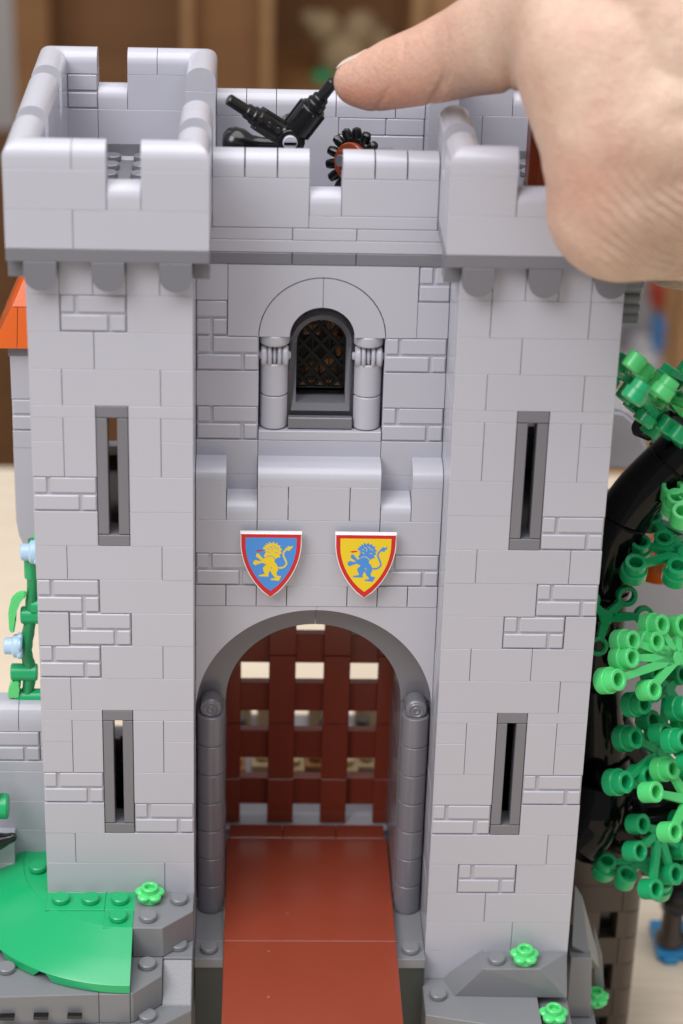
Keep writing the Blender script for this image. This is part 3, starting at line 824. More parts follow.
for x, y, z in ((4.5, -.5, 0), (3.5, -1.5, 0), (4.5, -1.45, -1.2), (3.5, -2.5, -1.2), (3.55, -3.7, -2.4), (-1.15, -2.75, -1.2), (-2.2, -3.4, -1.2)):
    st = NB(); stud(st, x, y, z - .002); obj('stud', fix(st), 'rock', rock, smooth=35)
sl = NB(); tri(sl, [(4.01, -2.06, -1.24), (4.98, -2.06, -1.24), (4.01, -3.1, -2.35), (4.98, -3.1, -2.35), (4.01, -3.12, -2.75), (4.98, -3.12, -2.75), (4.01, -2.06, -2.75), (4.98, -2.06, -2.75)])
obj('rough_slope', bev(sl, .03), 'grain', rock)
sl = NB()
sl.free()
for a in (.1, -1.0, 1.2):
    sl = NB(); box(sl, a - .24, a + .24, -4.35 + .04 * a, -4.1, -1.98, -1.86, .01, 0); obj('slot', fix(sl), 'black', rock)
# green plate and the quarter-round slope beside it
gr = NB()
box(gr, 0, 2, -1, 0, -.4, 0, .014, .004); box(gr, 2, 4, -1, 0, -.4, 0, .014, .004); box(gr, 2, 3, -2, -1, -.4, 0, .014, .004); pass
fp = [gr.verts.new((3.0 - .01, 2.0, -.05))] + [gr.verts.new((3 - .01 + 4.0 * math.cos(PI * 1.5 - PI * .62 * i / 40), 2 + 4.0 * math.sin(PI * 1.5 - PI * .62 * i / 40), -.05)) for i in range(41)]
gr.faces.new(fp); r_ = bmesh.ops.extrude_face_region(gr, geom=[gr.faces[:][-1]]); bmesh.ops.translate(gr, verts=[g for g in r_['geom'] if isinstance(g, bmesh.types.BMVert)], vec=(0, 0, -.36))
for x, y in ((.5, -.5), (1.5, -.5), (2.5, -.5), (2.5, -1.5), (-.45, 1.35)): stud(gr, x, y, -.002)
obj('grass_plate', fix(gr), 'green', rock, smooth=35)
gq = NB()
cx, cy, n = 3.0, 2.0, 48
def arcp(r, a, z): return gq.verts.new((cx + r * math.cos(a), cy + r * math.sin(a), z))
A = [PI * 1.5 - (PI * .62) * i / n for i in range(n + 1)]
rowsg = []
for i, a in enumerate(A):
    nt_ = (i % 8) in (4, 5) and 8 < i < 44      # notches under the rim
    zb = -.90 if nt_ else -1.16
    if nt_: a = a
    rowsg.append([arcp(4.0, a, .0), arcp(5.0, a, -.42), arcp(5.97, a, -.84), arcp(6.0, a, -.87), arcp(6.0, a, zb), arcp(5.7, a, zb), arcp(4.02, a, -.5)])
for p, q in zip(rowsg, rowsg[1:]):
    for k in range(6): gq.faces.new((p[k], p[k + 1], q[k + 1], q[k]))
    gq.faces.new((p[6], p[0], q[0], q[6]))
gq.faces.new(rowsg[0]); gq.faces.new(list(reversed(rowsg[-1])))
obj('grass_slope', fix(gq), 'green', rock, smooth=28)

# right-hand rocks
def Z(u, v, z): return tuple(ptz(u, v, z))
rk = NB()
top = [(13.9, .0), (13.9, -.1)]
tri(rk, [Z(480, 951, -2.42), Z(567, 951, -2.42), Z(566, 953, -2.42), Z(483, 969, -2.42), Z(540, 969, -2.42), Z(452, 977, -3.6), Z(454, 996, -3.6), Z(567, 998, -3.6), (13.6, .3, -3.6), (17.95, .3, -3.4)])
obj('rock_peak', bev(rk, .02), 'rock', rock)
rk = NB()
slab(rk, [(12.95, .3), (12.95, -2.0), (16.9, -2.95), (16.9, .3)], -4.8, -3.6)
slab(rk, [(17.0, .3), (17.0, -2.6), (18.0, -2.6), (18.0, .3)], -5.4, -3.95)
slab(rk, [(12.95, -2.0), (18, -3.0), (18, 0.3), (12.95, .3)], TZ, -4.82)
pass
bev(rk, .02)
obj('rock_step', rk, 'rock', rock)
for q in ((15.46, -.55, -2.425), (13.45, -1.0, -3.602)):
    st = NB(); stud(st, *q); obj('stud', fix(st), 'rock', rock, smooth=35)
rk = NB(); tri(rk, [tuple(pt(u, v, y)) for u, v, y in ((575, 885, 2.2), (582, 896, 2.2), (597, 950, 2.0), (599, 968, 2.0), (572, 966, 2.0), (590, 956, 1.3), (572, 945, 1.2), (575, 885, 3.6), (599, 962, 3.6), (572, 970, 3.6))])
obj('rock_wedge', bev(rk, .02), 'rock', rock)
rk = NB(); q0 = pt(571, 958, 1.0); q1 = pt(592, 958, 1.0); q2 = pt(570, 1017, 1.0)
tri(rk, [(q0.x, 1.0, q0.z), (q1.x, 1.0, q0.z), (q0.x, 1.0, q2.z), (q1.x + .15, 1.0, q2.z), (q0.x, 3, q0.z), (q1.x, 3, q0.z), (q0.x, 3, q2.z), (q1.x + .15, 3, q2.z)])
tri(rk, [(q0.x, .4, q2.z - .05), (q1.x + .3, .4, q2.z - .05), (q0.x, .4, TZ), (q1.x + .3, .4, TZ), (q0.x, 4, q2.z - .05), (q1.x + .3, 4, q2.z - .05), (q0.x, 4, TZ), (q1.x + .3, 4, TZ)])
obj('rock_column', bev(rk, .02), 'rock', rock)
rk = NB(); tri(rk, [tuple(pt(u, v, y)) for u, v, y in ((594, 925, 2.6), (602, 955, 2.6), (604, 990, 2.6), (594, 1000, 2.6), (594, 925, 3.4), (602, 955, 3.4), (604, 990, 3.4), (594, 1000, 3.4))])
obj('rock_wedge', bev(rk, .02), 'rock', rock)

# small bright green blossoms clipped on the rock
def blossom(loc, label):
    t = thing('toy_flower', label, 'toy flower', loc, 'bright green blossoms on the rocks')
    x, y, z = loc
    b = NB()
    cyl(b, (x, y, z), (0, 0, 1), .38, .2, 24, .04)
    for k in range(5):
        a = 2 * PI * k / 5 + .3
        cyl(b, (x + .30 * math.cos(a), y + .30 * math.sin(a), z + .16), (0, 0, 1), .22, .2, 16, .06)
    obj('petals', fix(b), 'bright', t, smooth=40)
    b = NB(); ring(b, (x, y, z + .3), (0, 0, 1), .29, .16, .26, 24); cyl(b, (x, y, z + .3), (0, 0, 1), .2, .08, 16, .01)
    obj('cup', fix(b), 'bright', t, smooth=40)
    return t
f1 = blossom((3.5, -.42, 0), 'bright green blossom on the grass plate below the left tower')
copy_thing(f1, (16.42, -.55, -2.42), 'bright green blossom on the rock peak in front of the right tower')
copy_thing(f1, tuple(ptz(553, 1020, -3.93)), 'bright green blossom cut by the bottom edge, below the rock peak')
copy_thing(f1, tuple(pt(595, 1003, 2.2)), 'bright green blossom beside the rock at the right tower foot')

# ================================================================== LEVER, WHEEL ON THE WALL WALK
lev = thing('lever', 'black two-armed lever on the wall walk with its upper arm under the fingertip', 'lever', tuple(pt(292, 142, 6.8)))
piv = pt(290, 138, 6.8)
def arm(tip, segs, twist=0):
    """segs: (t0, t1, radius) along the line pivot -> tip"""
    bm = NB(); d = tip - piv; L = d.length; d.normalize()
    for t0, t1, r in segs: cyl(bm, piv + d * (L * t0), d, r, L * (t1 - t0), 24, .04)
    return bm, d, L
tipR = pt(333, 82, 6.2)
bm, d, L = arm(tipR, [(.10, .56, .43), (.52, .66, .33), (.62, .74, .27), (.70, 1.02, .19)])
u, w, _ = frame_of(d)
for k in range(6):
    a = PI / 3 * k; o_ = (u * math.cos(a) + w * math.sin(a)) * .43
    cyl(bm, piv + d * L * .14 + o_, d, .07, L * .40, 8, .02)
obj('lever_arm', fix(bm), 'black', lev, smooth=35)
tipL = pt(228, 99, 6.4)
bm, d, L = arm(tipL, [(.12, .54, .38), (.50, .62, .30), (.60, .72, .25), (.68, 1.0, .19)])
u, w, _ = frame_of(d)
for k in (0, 2, 3, 5):
    a = PI / 3 * k; o_ = (u * math.cos(a) + w * math.sin(a)) * .37
    cyl(bm, piv + d * L * .18 + o_, d, .08, L * .34, 8, .02)
for k in (.2, .34, .48): cyl(bm, piv + d * L * k + V((0, -.33, .1)), (0, -1, .2), .1, .12, 10, .02)
obj('lever_arm', fix(bm), 'black', lev, smooth=35)
bm = NB(); cyl(bm, piv + V((0, -.45, 0)), (0, 1, 0), .48, .9, 28, .06)
ring(bm, piv + V((0, -.5, 0)), (0, 1, 0), .40, .22, .1, 24)
obj('hub', fix(bm), 'black', lev, smooth=35)
bm = NB(); cyl(bm, piv + V((0, -.62, .0)), (0, 1, 0), .24, .25, 20, .03)
for a in (0, PI / 2): box(bm, piv.x - .2, piv.x + .2, piv.y - .66, piv.y - .5, piv.z - .05 + (0 if a else .0), piv.z + .05, .01, 0)
obj('axle_pin', fix(bm), 'light', lev, smooth=35)
bm = NB()
cyl(bm, piv + V((0, .3, 0)), (0, 1, 0), .3, 1.6, 16); box(bm, piv.x - .45, piv.x + .45, piv.y - .3, piv.y + .8, 22.0, piv.z - .3, .04, 0)
obj('stand', fix(bm), 'black', lev, smooth=35)
# black weight lying behind the lever
wt = NB(); p = pt(234, 140, 8.0)
lathe(wt, p + V((-.4, 0, -.1)), (1, 0, -.02), [(0, 0), (.3, .03), (.5, .2), (.55, .45), (.48, .75), (.30, 1.0), (.24, 1.3), (.24, 1.9), (.4, 2.2), (.4, 2.6), (0, 2.65)], 24)
box(wt, p.x - .2, p.x + .9, p.y - .3, p.y + .4, 22.0, p.z - .3, .05, 0)
obj('pulley', fix(wt), 'black', None, label='rounded black pulley lying beside the left tower behind the lever', cat='pulley', smooth=40, origin=tuple(p))

gc = pt(350, 158, 8.0)
gear = thing('gear_wheel', 'small black toothed wheel with a rust brown centre on the wall walk', 'gear wheel', tuple(gc))
ax = V((-.66, -.70, .24)).normalized()
gc2 = gc + V((.16, 0, -.12))
bm = NB(); cyl(bm, gc2 - ax * .25, ax, .80, .42, 32, .05)
u, w, _ = frame_of(ax)
for k in range(14):
    a = 2 * PI * k / 14; o_ = u * math.cos(a) + w * math.sin(a)
    lathe(bm, gc2 + o_ * .66, (o_ + ax * .35).normalized(), [(0, 0), (.17, 0), (.175, .3), (.14, .44), (0, .5)], 12)
obj('toothed_rim', fix(bm), 'black', gear, smooth=35)
bm = NB(); cyl(bm, gc2 + ax * .12, ax, .62, .25, 28, .05)
for k in range(4):
    a = PI / 2 * k + .3; o_ = u * math.cos(a) + w * math.sin(a)
    cyl(bm, gc2 + ax * .2 + o_ * .3, ax, .16, .28, 12, .03)
obj('hub', fix(bm), 'rust', gear, smooth=35)
bm = NB(); cyl(bm, gc2 + ax * .3, ax, .2, .5, 16, .03); cyl(bm, gc2 - ax * .2, -ax, .2, 1.4, 16, .03); box(bm, gc2.x + .6, gc2.x + 1.3, gc2.y + .5, gc2.y + 1.1, 22.0, gc2.z + .2, .04, 0)
obj('axle', fix(bm), 'dark', gear, smooth=35)

# rust brown crate standing inside the right tower's top
bm = NB(); xc = pt(529, 165, 5).x; box(bm, xc, 17.2, 5, 6, 22.8, 27.0, .03, 0); box(bm, xc + .3, 17.0, 4.93, 5.01, 23.1, 26.6, .03, 0)
obj('crate', fix(bm), 'rust', None, label='rust brown crate inside the top of the right tower, mostly behind the hand', cat='crate', origin=(16, 5.5, 22.8))

# ================================================================== HAND
def capsule(bm, a, ra, b, rb, n=24):
    """tapered capsule, as a row of close spheres"""
    d = b - a; L = d.length; k = max(2, int(L / (min(ra, rb) * .22)))
    for i in range(k + 1):
        t = i / k
        bmesh.ops.create_icosphere(bm, subdivisions=3, radius=ra + (rb - ra) * t, matrix=Matrix.Translation(a + d * t))
def chain(bm, nodes):
    for (a, ra), (b, rb) in zip(nodes, nodes[1:]): capsule(bm, a, ra, b, rb)
def hn(u, v, y, rpx):
    p = pt(u, v, y); dist = (p - CAM).length
    return (p, rpx * dist / FPX)
hb = NB()
idx = [hn(358, 82, 5.6, 25), hn(374, 81, 5.2, 30.5), hn(397, 73, 4.7, 35.5), hn(430, 64, 3.9, 40), hn(468, 50, 3.0, 46), hn(500, 38, 2.0, 54), hn(540, 25, .8, 62), hn(585, 15, -.6, 78)]
chain(hb, idx)
palm = [hn(585, 15, -.6, 78), hn(612, 62, -1.6, 96), hn(632, 125, -2.4, 95), hn(630, 178, -2.6, 84), hn(622, 206, -2.5, 75)]
chain(hb, palm)
chain(hb, [hn(640, -20, -.8, 95), hn(720, 40, -2, 110), hn(800, 20, -3, 110), hn(900, -40, -4.5, 105), hn(1020, -130, -7, 105), hn(1180, -250, -10, 115)])
chain(hb, [hn(632, 125, -2.4, 95), hn(720, 110, -2.4, 105), hn(820, 60, -3, 110)])
chain(hb, [hn(630, 176, -2.6, 82), hn(700, 160, -2.4, 95), hn(800, 100, -3, 100)])
# thumb: bent at the joint, its end turned away from the viewer
th = [hn(622, 206, -2.5, 76), hn(650, 214, -1.8, 66), hn(690, 228, -.6, 52), hn(716, 244, 1.0, 42), hn(700, 258, 2.4, 34), hn(668, 261, 3.0, 27)]
chain(hb, th)
# middle, ring and little finger, curled under the palm
mid = [hn(650, -40, -1, 70), hn(600, -85, .8, 46), hn(590, -60, 3.2, 40), hn(630, -5, 4.6, 34), hn(668, 30, 4.2, 27)]
rng = [hn(700, -60, -2, 70), hn(650, -120, .6, 44), hn(650, -100, 3.4, 38), hn(690, -40, 5.2, 32), hn(720, 0, 5.0, 26)]
lit = [hn(760, -90, -3, 62), hn(710, -150, .2, 38), hn(715, -130, 3.0, 33), hn(750, -70, 4.8, 28), hn(772, -35, 4.6, 22)]
for c in (mid, rng, lit): chain(hb, c)
hand = obj('hand', hb, 'skin', None, label='human hand reaching in from the upper right, index finger pressing the black lever', cat='hand', origin=tuple(pt(620, 100, -2)))
md = hand.modifiers.new('remesh', 'REMESH'); md.mode = 'VOXEL'; md.voxel_size = .075 * S; md.use_smooth_shade = True
ms = hand.modifiers.new('smooth', 'SMOOTH'); ms.factor = .5; ms.iterations = 40
bpy.context.view_layer.update()
dg = bpy.context.evaluated_depsgraph_get()
me = bpy.data.meshes.new_from_object(hand.evaluated_get(dg))
hand.modifiers.clear(); hand.data = me
horg = ORG[hand]
# creases: folds over the thumb joint, faint lines at the finger joints
CI = CAM
RMi = RM.transposed()
def px(p):
    c = RMi @ (p - CI); return 341.5 + FPX * c.x / -c.z, 512 - FPX * c.y / -c.z
fl_ = me.attributes.new('flush_shade', 'FLOAT', 'POINT'); cr_ = me.attributes.new('crease', 'FLOAT', 'POINT')
tc_ = pt(640, 120, -2.6)
k0 = V((hn(612, 170, -4, 1)[0]))
me.calc_loop_triangles()
nrm = [v.normal.copy() for v in me.vertices]
def sst(a, b, x):
    t = min(1, max(0, (x - a) / (b - a))); return t * t * (3 - 2 * t)
for v in me.vertices:
    p = v.co / S + horg
    u_, v_ = px(p)
    f = 0; h = 0; m_ = 0
    if nrm[v.index].y < .2:
        m_ = sst(150, 205, v_) * sst(578, 640, u_)
        for (cu, cv, kk, dp, ln) in ((436, 92, .30, .075, 26), (443, 88, .28, .045, 22), (382, 100, .35, .05, 17), (403, 52, -.15, .03, 12), (448, 44, -.2, .03, 16)):
            q = (u_ - cu) + (v_ - cv) * kk + 2.2 * math.sin((v_ - cv) * .11)
            h -= dp * math.exp(-(q / 2.6) ** 2) * math.exp(-((v_ - cv) / ln) ** 2)
        h -= .10 * math.exp(-((u_ - 508 - (v_ - 75) * .15) / 4.5) ** 2) * sst(40, 75, v_) * (1 if v_ < 110 else 0)
        h -= .14 * math.exp(-(((u_ - 686) / 22) ** 2 + ((v_ - 118) / 12) ** 2))
        # soft hollow between finger and hand
        h += .05 * math.exp(-(((u_ - 640) / 46) ** 2 + ((v_ - 40) / 60) ** 2)) - .05 * math.exp(-(((u_ - 560) / 26) ** 2 + ((v_ - 120) / 50) ** 2))
    f = .5 * sst(520, 400, u_) + .4 * math.exp(-(((u_ - 352) / 26) ** 2 + ((v_ - 98) / 15) ** 2)) + .35 * math.exp(-(((u_ - 575) / 60) ** 2 + ((v_ - 190) / 60) ** 2)) + .30 * math.exp(-(((u_ - 400) / 40) ** 2 + ((v_ - 100) / 14) ** 2)) + .3 * math.exp(-(((u_ - 500) / 20) ** 2 + ((v_ - 85) / 20) ** 2))  # pink flush, plus shade painted in along the finger's underside
    fl_.data[v.index].value = f; cr_.data[v.index].value = m_
    v.co += nrm[v.index] * h * S
for p in me.polygons: p.use_smooth = True
# nail: a thin plate laid on the upper side of the fingertip
from mathutils.bvhtree import BVHTree
bt_ = bmesh.new(); bt_.from_mesh(me); bv = BVHTree.FromBMesh(bt_)
dF = (idx[0][0] - idx[2][0]).normalized(); up_ = V((0, .1, 1)); up_ = (up_ - dF * up_.dot(dF)).normalized(); sd = dF.cross(up_).normalized()
nb = NB(); c0 = idx[0][0] + dF * .12 + up_ * .9; G = []
for i in range(13):
    row = []
    for j in range(13):
        t = i / 12; q = (j - 6) / 6
        w_ = .56 * (1 - .35 * max(0, (t - .72) / .28) ** 2)
        p = c0 + dF * (-.75 + 1.30 * t - .16 * q * q * (1 if t > .5 else -1) * abs(t - .5) * 2) + sd * q * w_ - up_ * .10 * q * q - up_ * (.42 * max(0, t - .55))
        hit = bv.find_nearest((p - horg) * S)
        row.append(nb.verts.new(hit[0] / S + horg + hit[1] * (.035 + .02 * t)))
    G.append(row)
for i in range(12):
    for j in range(12): nb.faces.new((G[i][j], G[i + 1][j], G[i + 1][j + 1], G[i][j + 1]))
ex = bmesh.ops.extrude_face_region(nb, geom=list(nb.faces)); bmesh.ops.translate(nb, verts=[g for g in ex['geom'] if isinstance(g, bmesh.types.BMVert)], vec=-up_ * .05)
bt_.free()
obj('finger_nail', fix(nb), 'nail', hand, smooth=60)
# the pink fingertip that shows below the hand: tip of the thumb

# ================================================================== TREE ON THE RIGHT
tree = thing('toy_tree', 'toy tree with curved glossy black trunk and cupped green leaves beside the right tower', 'toy tree', (19.5, 5, -3))
tp = [pt(745, 395, 5.0), pt(712, 425, 5.0), pt(670, 463, 5.0), pt(631, 505, 5.0), pt(610, 550, 5.0), pt(600, 610, 5.0), pt(597, 680, 5.0), pt(598, 760, 5.0), pt(598, 850, 5.0)]
sp = spline(tp, 6); L = len(sp)
bm = NB(); tube(bm, sp, [.93 + (.12 if i > L * .8 else 0) for i in range(L)], 14, .9)
for k in (12, 20, 28, 36, 43):
    t = (sp[k + 1] - sp[k]).normalized(); lathe(bm, sp[k] - t * .06, t, [(0, 0), (.95, 0), (.97, .04), (.95, .08), (0, .08)], 14)
trunk = obj('trunk', fix(bm), 'blackt', tree, smooth=32)
bm = NB()
for a, b in (((637, 426), (652, 432)), ((664, 418), (690, 434))):
    q = pt(*a, 4.0); d_ = pt(*b, 4.3) - q; cyl(bm, q, d_, .33, d_.length, 18, .08)
obj('branch', fix(bm), 'black', tree, smooth=35)
bm = NB()
for c in ([(600, 760, 5, 1.1), (612, 812, 4.6, 1.25), (645, 822, 4.4, .95), (700, 812, 4.4, .8)], [(600, 785, 4, 1.2), (590, 820, 3.6, 1.1), (572, 842, 3.4, .7)], [(605, 720, 5.5, .9), (650, 790, 6.0, 1.1), (700, 800, 6.2, .9)]):
    P_ = [pt(a, b, y) for a, b, y, r in c]; q = spline(P_, 6); m_ = len(q)
    tube(bm, q, [c[min(len(c) - 1, int(i / (m_ - 1) * (len(c) - 1)))][3] for i in range(m_)], 14)
obj('root', fix(bm), 'blackt', tree, smooth=45)

def sprig(u0, v0, y0, nrm_, cups, m, name='leaf_sprig', parent=None, r=.36, h=.62, solid=False, links=None):
    bm = NB(); nrm_ = V(nrm_).normalized(); hub = pt(u0, v0, y0)
    cyl(bm, hub - nrm_ * .12, nrm_, .26, .24, 14, .04)
    for cu, cv in cups:
        c = ptp(cu, cv, hub, nrm_)
        if (c - hub).length > 6: continue
        dd = (c - hub); LL = dd.length; dd.normalize(); sdv = nrm_.cross(dd).normalized()
        w0, w1, th_ = .17, .115, .10
        P = [hub + sdv * w0, c - dd * r * .7 + sdv * w1, c - dd * r * .7 - sdv * w1, hub - sdv * w0]
        prism(bm, [q - nrm_ * th_ for q in P], nrm_ * (2 * th_))
        rr_ = r * R_.uniform(.95, 1.08)
        ring(bm, c - nrm_ * (h * .62), nrm_, rr_, rr_ * .6, h, 22)
        if m != 'deep': lathe(bm, c - nrm_ * (h * .62 - .03), nrm_, [(0, 0), (rr_ * .9, 0), (rr_ * .9, .12), (0, .12)], 16)
        if m != 'deep' and R_.random() < .5: ring(bm, c - nrm_ * (h * .9), nrm_, rr_ * 1.22, rr_ * .8, h * .7, 22)
    return obj(name, fix(bm), m, parent or tree, smooth=38)
TR = (.60, -.66, .45)
sprig(676, 658, 2.2, TR, [(629, 641), (628, 658), (614, 680), (658, 625), (653, 642), (679, 626), (650, 690), (700, 640), (705, 670)], 'bright')
sprig(668, 690, 3.2, TR, [(654, 674), (650, 692), (679, 675), (640, 704), (662, 733), (690, 720)], 'green')
sprig(660, 752, 2.8, TR, [(632, 738), (649, 720), (663, 733), (622, 782), (645, 776), (690, 745), (690, 780)], 'green')
sprig(688, 800, 1.6, TR, [(669, 769), (652, 792), (671, 832), (705, 830), (710, 770)], 'bright')
sprig(658, 832, 2.4, TR, [(639, 824), (636, 851), (652, 889), (672, 874), (683, 850), (682, 820)], 'green')
sprig(640, 862, 3.2, (.1, -.35, .93), [(606, 864), (626, 877), (662, 884), (676, 864)], 'green')
sprig(606, 617, 3.6, (.15, -.95, .2), [(627, 596), (644, 616), (598, 646), (590, 600)], 'deep', h=.3)
sprig(684, 553, 4.2, (0, -.42, .9), [(651, 519), (640, 545), (635, 566), (663, 541), (677, 569), (700, 530), (705, 570)], 'green')
sprig(700, 540, 5.2, (0, -.42, .9), [(651, 519), (664, 540), (680, 520)], 'deep')
sprig(692, 505, 3.6, (0, -.42, .9), [(676, 500), (682, 515), (672, 490), (706, 500)], 'bright')
E1 = (.58, .30, .75)
sprig(655, 420, 3.4, E1, [(636, 402), (648, 440), (676, 446), (668, 424), (640, 388), (628, 392), (660, 450), (690, 456)], 'green', r=.31, h=.52)
sprig(668, 398, 3.0, E1, [(645, 369), (661, 397), (680, 420), (700, 410), (700, 440), (655, 380), (636, 360), (668, 384)], 'bright', r=.31, h=.52)
sprig(640, 384, 4.4, E1, [(624, 362), (614, 374), (650, 396), (660, 410), (634, 378)], 'green', r=.31, h=.52)
sprig(695, 385, 4.4, E1, [(677, 378), (690, 366), (688, 400), (668, 372), (680, 392)], 'green', r=.31, h=.52)
sprig(672, 432, 2.6, E1, [(655, 424), (664, 440), (680, 432), (683, 450), (650, 412)], 'green', r=.30, h=.5)
sprig(700, 730, 2.0, TR, [(684, 708), (680, 740), (690, 760)], 'green')
# orange leaf and fruit hanging in the crown
bm = NB(); p = pt(656, 566, 7.4)
lathe(bm, p, (0, -.4, .9), [(0, 0), (.8, .05), (1.1, .3), (1.1, .9), (.8, 1.2), (0, 1.25)], 24)
obj('orange_fruit', fix(bm), 'orange', tree, smooth=40)

# ================================================================== VINE ON THE LEFT
vine = thing('toy_vine', 'green climbing toy plant with pale blue blossoms at the left tower edge', 'toy plant', tuple(pt(32, 698, 3.2)))
bm = NB(); yv = 3.3
tube(bm, spline([pt(27, 697, yv), pt(30, 670, yv), pt(26, 650, yv), pt(30, 620, yv), pt(34, 570, yv), pt(34, 540, yv)], 5), [.20, .22] * 13, 10)
obj('stem', fix(bm), 'deep', vine, smooth=40)
bm = NB()
for (u_, v_, L_) in ((24, 615, 18), (14, 672, 12), (34, 606, 12)):
    p = pt(u_, v_, yv); cyl(bm, p + V((-.1, 0, 0)), (1, 0, 0), .30, .9, 18, .04)
p = pt(22, 697, yv); cyl(bm, p + V((-.2, 0, 0)), (1, 0, 0), .3, .9, 18, .04)
p = pt(34, 578, yv); cyl(bm, p + V((-.1, 0, 0)), (0, 0, 1), .22, .9, 18, .04)
obj('joint', fix(bm), 'green', vine, smooth=40)
bm = NB()
def leaf(bm, pts, y, th_=.25):
    P_ = [pt(a, b, y) for a, b in pts]; prism(bm, P_, (0, th_, 0))
leaf(bm, [(9, 632), (8, 612), (11, 600), (17, 594), (26, 593), (26, 598), (19, 602), (15, 612), (16, 622), (14, 634), (11, 634)], yv - .3)
leaf(bm, [(8, 699), (8, 690), (13, 682), (20, 683), (18, 690), (20, 699)], yv - .3, .5)
leaf(bm, [(32, 545), (35, 528), (38, 528), (38, 545)], yv)
bmesh.ops.bevel(bm, geom=list(bm.edges), offset=.05, segments=2, affect='EDGES', clamp_overlap=True)
obj('leaf', fix(bm), 'bright', vine, smooth=50)
for (u_, v_) in ((14, 646), (31, 552)):
    bm = NB(); p = pt(u_, v_, yv - .2)
    cyl(bm, p + V((-.05, 0, 0)), (1, 0, 0), .40, .32, 18, .06)
    for k in range(5):
        a = 2 * PI * k / 5; cyl(bm, p + V((.12, .27 * math.cos(a), .27 * math.sin(a))), (1, 0, 0), .2, .18, 12, .05)
    cyl(bm, p + V((-.34, 0, 0)), (1, 0, 0), .29, .35, 18, .05)
    obj('blossom', fix(bm), 'paleblue', vine, smooth=40)

# small dark bush at the left border beside the low wall
bush = thing('toy_bush', 'little black-stemmed bush at the left edge in front of the low wall', 'toy plant', tuple(pt(0, 845, 1.4)))
bm = NB(); P_ = [pt(-36, 850, 1.4), pt(-14, 844, 1.4), pt(4, 840, 1.4), pt(16, 836, 1.4)]
tube(bm, spline(P_, 4), [.45, .42, .4, .4, .4, .36, .33, .3, .25, .2, .18, .15, .1], 10)
obj('stem', fix(bm), 'black', bush, smooth=40)
bm = NB(); cyl(bm, pt(-6, 806, 1.4), (1, 0, 0), .45, .5, 18, .06); cyl(bm, pt(-16, 790, 1.4), (1, 0, 0), .45, .5, 18, .06)
tube(bm, [pt(-14, 842, 1.4), pt(-12, 790, 1.4)], [.15, .15], 8)
obj('leaf', fix(bm), 'green', bush, smooth=40)

# ================================================================== BROWN TURRET BEHIND, RIGHT
bt = thing('brick_turret', 'brown toy turret with dark window openings behind the tree at lower right', 'toy turret', (20, 7, TZ))
bm = NB(); yb = 6.0
def bz(v): return pt(600, v, yb).z
zs = [bz(v) for v in (835, 861, 886, 912, 938, 964, 990, 1017, 1045, 1075, 1103)]
xl, xr = 17.2, pt(640, 900, yb).x + .1
xo0, xo1 = pt(600, 920, yb).x, pt(617, 920, yb).x
zs[-1] = TZ
for i in range(len(zs) - 1):
    z1, z0 = zs[i], zs[i + 1]
    if i in (3, 5, 7):
        brick(bm, xl, xo0, yb, yb + 1, z0, z1); brick(bm, xo1, xr - .5, yb, yb + 1, z0, z1)
    else:
        s_ = xo1 - .2 if i % 2 else xo0 + .8
        brick(bm, xl, s_, yb, yb + 1, z0, z1); brick(bm, s_, xr - .5, yb, yb + 1, z0, z1)
    brick(bm, xr - 1, xr, yb + 1, yb + 5, z0, z1, '+x')
    lathe(bm, (xr - .5, yb + .5, z0 + .01), (0, 0, 1), [(0, 0), (.48, 0), (.5, .02), (.5, z1 - z0 - .04), (.48, z1 - z0 - .02), (0, z1 - z0 - .02)], 28)
obj('wall', fix(bm), 'taupe', bt, smooth=35)
for i in (3, 5, 7):
    bm = NB(); box(bm, xo0 - .3, xo1 + .3, yb + .7, yb + .8, zs[i + 1], zs[i], .01, 0); obj('window', fix(bm), 'black', bt)
bm = NB(); lathe(bm, (xr + .6, yb + 2.5, zs[2] + .1), (0, 0, 1), [(0, 0), (2.1, 0), (2.3, .15), (2.3, .5), (0, .5)], 32)
obj('ledge', fix(bm), 'black', bt, smooth=35)

# pale curved piece of the castle's rear showing between tower and branch
bm = NB(); yy = 12
P_ = [pt(a, b, yy) for a, b in ((600, 470), (600, 408), (625, 412), (640, 425), (648, 447), (650, 470))]
prism(bm, P_, (0, 2.5, 0)); bmesh.ops.bevel(bm, geom=list(bm.edges), offset=.15, segments=3, affect='EDGES', clamp_overlap=True)
obj('rear_buttress', fix(bm), 'light', castle, smooth=40)

# grey rear wing low behind the crown
bm = NB()
P_ = [pt(a, b, 12) for a, b in ((596, 720), (596, 500), (700, 500), (700, 720))]
prism(bm, P_, (0, 1, 0))
obj('rear_wall', fix(bm), 'light', castle)

# blue toy base with a dark figure's boots, out of focus on the table
zb_ = TZ
pl = thing('toy_stand', 'flat blue toy plate on the table at the lower right, out of focus', 'toy plate', tuple(ptz(690, 955, zb_)))
c = ptz(690, 950, zb_)
bm = NB(); box(bm, c.x - 1.5, c.x + 4, c.y - .8, c.y + 1.6, zb_, zb_ + .4, .04, 0)
for k in range(5): box(bm, c.x - 1.3 + k * 1.2, c.x - .7 + k * 1.2, c.y - 1.05, c.y - .75, zb_, zb_ + .3, .04, 0)
obj('plate', fix(bm), 'azure', pl)
fg = thing('toy_creature', 'dark brown toy creature standing on the blue plate, cut by the right edge', 'toy animal', tuple(c + V((0, 0, .45))))
bm = NB()
for dx in (-.9, .9): lathe(bm, c + V((dx, 0, .45)), (0, 0, 1), [(0, 0), (.62, 0), (.62, .35), (.45, .6), (.42, 1.8), (.5, 2.4), (0, 2.5)], 18)
obj('leg', fix(bm), 'taupe', fg, smooth=40)
